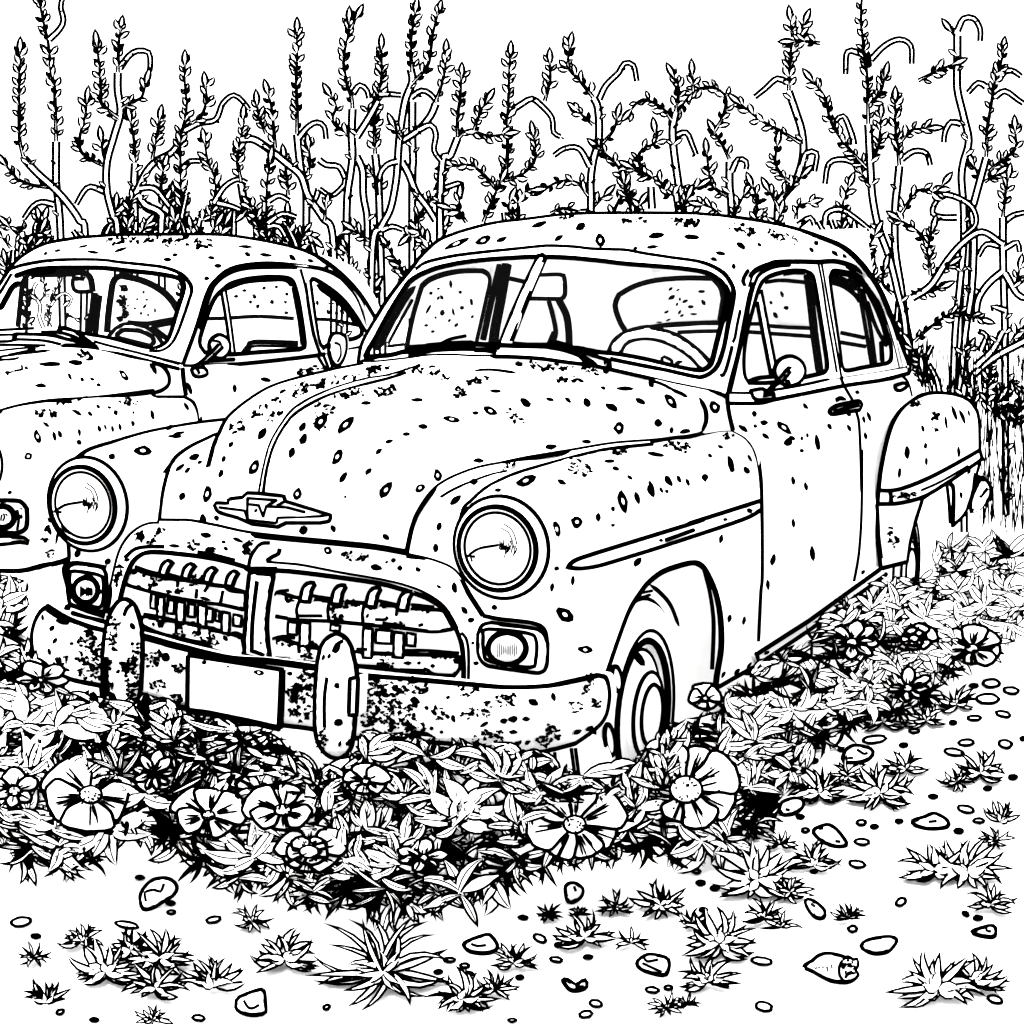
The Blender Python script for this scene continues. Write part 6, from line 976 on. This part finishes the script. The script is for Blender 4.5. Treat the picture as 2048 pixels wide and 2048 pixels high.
W('weed with two outspread leaves, a curled tip and drooping arms over the roof', 12.7, [('s', 'b:1605,1180 1605,1000 1620,880 1650,760 1645,600 1620,540'), ('l', 'b:1620,540 1540,440 1480,370 1490,260'), ('t', 'b:1650,550 1690,470 1760,400 1790,350 1840,360 1860,450'), ('l', 'b:1670,790 1730,720 1750,650'), ('l', 'b:1650,820 1740,900 1790,1000 1830,1150'), ('t', 'b:1600,920 1540,820 1460,820 1400,860'), ('l', 'b:1590,1080 1530,1010 1440,1000 1350,1040'), ('l', 'b:1540,620 1620,690'), ('l', 'b:1620,1140 1680,1080'), ('l', 'b:1380,1180 1450,1150 1540,1165')], 21)
W('weed with a crown of nodding leafy arms above the roof middle', 12.8, [('s', 'c:285,1010 265,900 240,720 235,620 250,540'), ('l', 'c:250,540 265,430 240,370'), ('l', 'c:230,580 180,520 90,480 35,530'), ('l', 'c:260,540 330,450 420,420 490,470 480,560 440,630'), ('l', 'c:335,440 330,360'), ('t', 'c:240,660 300,640 330,700 350,750'), ('l', 'c:290,990 320,930 360,900')], 22)
W('slim weed with a leafy curve and a short crook above the roof', 13., [('s', 'c:520,1040 510,900 510,780'), ('l', 'c:500,950 430,900 410,830 400,740'), ('t', 'c:520,830 550,770 590,780 590,820'), ('l', 'c:510,770 480,710 440,640')], 23)
W('weed with a wavy leafless curl low over the roof', 12.2, [('l', 'c:250,1010 200,950 180,880 120,850 40,810'), ('l', 'c:100,850 70,770 90,720 150,690 150,640'), ('l', 'c:40,1010 10,950 0,880'), ('s', 'c:135,1010 130,900')], 24)
W('crooked weed topped by two bare bladed leaves', 12.6, [('s', 'c:740,1070 760,960 830,870 865,750 860,640 830,540 795,440'), ('l', 'c:795,440 800,330 810,220 840,180'), ('l', 'c:850,690 770,640 660,580 560,500'), ('l', 'c:800,880 750,830 730,780 740,700'), ('t', 'c:790,400 740,380 680,430 630,470'), ('l', 'c:820,200 880,200 950,210'), ('l', 'c:815,180 805,100'), ('l', 'c:840,180 870,110'), ('t', 'c:860,800 880,740 930,740 920,830'), ('l', 'c:760,950 820,890 860,850')], 25)
W('cluster of short shoots peeping over the rear of the roof', 11.8, [('l', 'c:640,1060 650,980 620,900'), ('l', 'c:740,990 700,920'), ('l', 'c:830,1060 840,1000 890,980'), ('t', 'c:840,1090 900,1050 920,1090'), ('l', 'c:470,1030 420,1000 380,990')], 26)
W('tallest weed beyond the main car rear, rising out of view', 12.4, [('s', 'c:1180,600 1190,800 1200,950 1230,1100 1280,1240 1320,1400 1360,1600'), ('l', 'c:1150,-40 1145,100 1160,250 1175,400 1180,600'), ('t', 'c:1190,290 1260,220 1330,190 1385,220 1390,310'), ('t', 'c:1150,260 1080,250 1070,360'), ('l', 'c:1170,810 1080,710 1000,590 970,470 910,390'), ('t', 'c:1110,700 1100,650 1060,560 1020,590 1020,620'), ('t', 'c:1150,800 1060,770 990,790 970,890'), ('l', 'c:1180,520 1240,440 1260,370'), ('l', 'c:1190,780 1230,700 1240,570'), ('l', 'c:1185,900 1150,840')], 27)
W('straight leafy weed beside the tallest one', 12.9, [('s', 'c:1330,800 1320,900 1310,1000 1310,1200 1340,1400 1360,1560 1380,1700'), ('l', 'c:1310,490 1310,600 1320,700 1330,800'), ('l', 'c:1340,680 1390,630 1470,620'), ('t', 'c:1340,770 1400,730 1460,740 1480,800'), ('l', 'c:1330,1060 1420,1120 1460,1180')], 28)
W('small spired weed hugging the rear slope of the roof', 11.9, [('l', 'c:1060,1200 1050,1080 1060,970 1085,900'), ('t', 'c:970,1090 980,1030 1040,1010 1100,1040 1190,1110'), ('l', 'c:1000,1150 1100,1200 1180,1230'), ('l', 'c:1230,1400 1200,1320 1190,1260'), ('l', 'c:1300,1420 1250,1370 1260,1300')], 29)
W('weed with a hooked bare tip like a walking cane', 12.7, [('s', 'c:1610,170 1610,300 1610,430 1640,560 1665,680 1640,780 1630,860 1640,1000 1640,1180 1620,1400 1600,1600 1590,1890'), ('t', 'c:1610,150 1640,90 1690,90 1720,140 1720,200'), ('l', 'c:1590,310 1520,340 1420,390'), ('t', 'c:1630,600 1580,590 1550,640 1545,690'), ('s', 'c:1680,1010 1690,1150 1680,1400 1650,1600 1620,1890'), ('l', 'c:1610,190 1580,150')], 30)
W('leafy weed leaning out toward the picture edge', 13.1, [('s', 'c:1750,760 1720,870 1690,980 1660,1100'), ('l', 'c:1830,250 1820,310 1790,400 1770,530 1755,620 1750,760'), ('t', 'c:1800,360 1870,340 1920,370'), ('t', 'c:1790,470 1840,440 1900,480 1930,500'), ('l', 'c:1760,830 1830,770 1890,720 1890,630'), ('t', 'c:1750,420 1710,400 1660,450'), ('l', 'c:1730,880 1690,800'), ('l', 'c:1740,880 1800,840')], 31)
W('weed with a broad looping arch above the rear fender', 12.0, [('s', 'c:1390,1440 1480,1380 1560,1260 1640,1170 1730,1120 1830,1180'), ('l', 'c:1340,1030 1420,920 1500,930 1540,890'), ('t', 'c:1500,930 1600,950 1680,1000 1700,1080 1640,1140'), ('t', 'c:1610,1050 1540,1050 1490,1030 1510,970 1560,940'), ('l', 'c:1480,1330 1470,1200 1490,1110'), ('l', 'c:1390,1420 1480,1410 1530,1390'), ('l', 'c:1480,1340 1540,1300 1570,1280')], 32, False)
W('weed of crossing bare stems at the picture edge behind the fender', 12.3, [('s', 'c:1830,1050 1830,1200 1835,1400 1840,1600'), ('l', 'c:1855,860 1840,950 1830,1050'), ('t', 'c:1840,1070 1880,1040 1940,1025'), ('t', 'c:1840,1200 1900,1170 1910,1220'), ('s', 'c:1830,1310 1760,1370 1710,1450 1700,1560'), ('s', 'c:1840,1320 1900,1420 1940,1440'), ('t', 'c:1845,1500 1780,1480 1790,1500'), ('l', 'c:1890,1400 1910,1300'), ('t', 'c:1820,1190 1750,1180 1710,1240')], 33)
W('knotted low weed springing from behind the rear fender', 11.6, [('s', 'c:1640,1890 1700,1800 1800,1720 1940,1645'), ('s', 'c:1700,1770 1780,1690 1830,1600'), ('l', 'c:1400,1650 1480,1580 1600,1510 1720,1540'), ('t', 'c:1720,1700 1750,1620 1710,1600'), ('l', 'c:1870,1660 1900,1600 1930,1580')], 34)
W('curly weed seen through the second car windshield', 12.9, [('s', 'l:400,810 360,700 370,600 300,480 340,390'), ('l', 'l:440,800 450,680 470,580 540,400'), ('t', 'l:470,600 530,520 600,490 660,540 620,620'), ('l', 'l:480,800 450,750'), ('l', 'l:300,790 240,700 220,560'), ('l', 'l:600,740 640,690 690,720'), ('l', 'l:370,560 420,480 400,390')], 35, False, .55)
m = MB(); rng = random.Random(5)        # hatch of tall dry grass beyond the rear fender
gp = np.array([(1825, 660), (1900, 690), (1960, 680), (2070, 640), (2070, 1060), (1980, 1040), (1955, 960), (1960, 860), (1940, 800), (1880, 785), (1850, 785)], float)
n_ = 0
while n_ < 330:
    p = np.array([rng.uniform(1825, 2070), rng.uniform(650, 1060)])
    if not inside(gp, p[None])[0]: continue
    n_ += 1; l = rng.uniform(22, 70); b = rng.uniform(-.12, .12); fld = Plane(WORLD, 'y', 11. + rng.uniform(0, 1.2)); leaf(m, fld, p + (0, l * .5), p + (b * l, -l * .5), rng.uniform(1.5, 2.3), rng.uniform(-.06, .06), 2.6, 0, .01, False, 5, 'blade')
for i in range(30):
    x = rng.uniform(1830, 2070); fld = Plane(WORLD, 'y', 11.4 + rng.uniform(0, 1)); leaf(m, fld, (x, 1055), (x + rng.uniform(-30, 30), rng.uniform(700, 960)), rng.uniform(1.8, 2.6), rng.uniform(-.05, .05), 2., -.05, .01, False, 6, 'blade')
tag(m.build('tall_grass', None, [LEAF, INK]), 'tall dry grass standing beyond the rear fender', None, None, 'stuff')
# ---------------------------------------------------------------- ground
m = MB(); m.add([(-4000, -60, GZ), (4000, -60, GZ), (4000, 9000, GZ), (-4000, 9000, GZ)], [(0, 1, 2, 3)], 0)
g = m.build('ground', None, [GROUND, INK]); g['kind'] = 'structure'
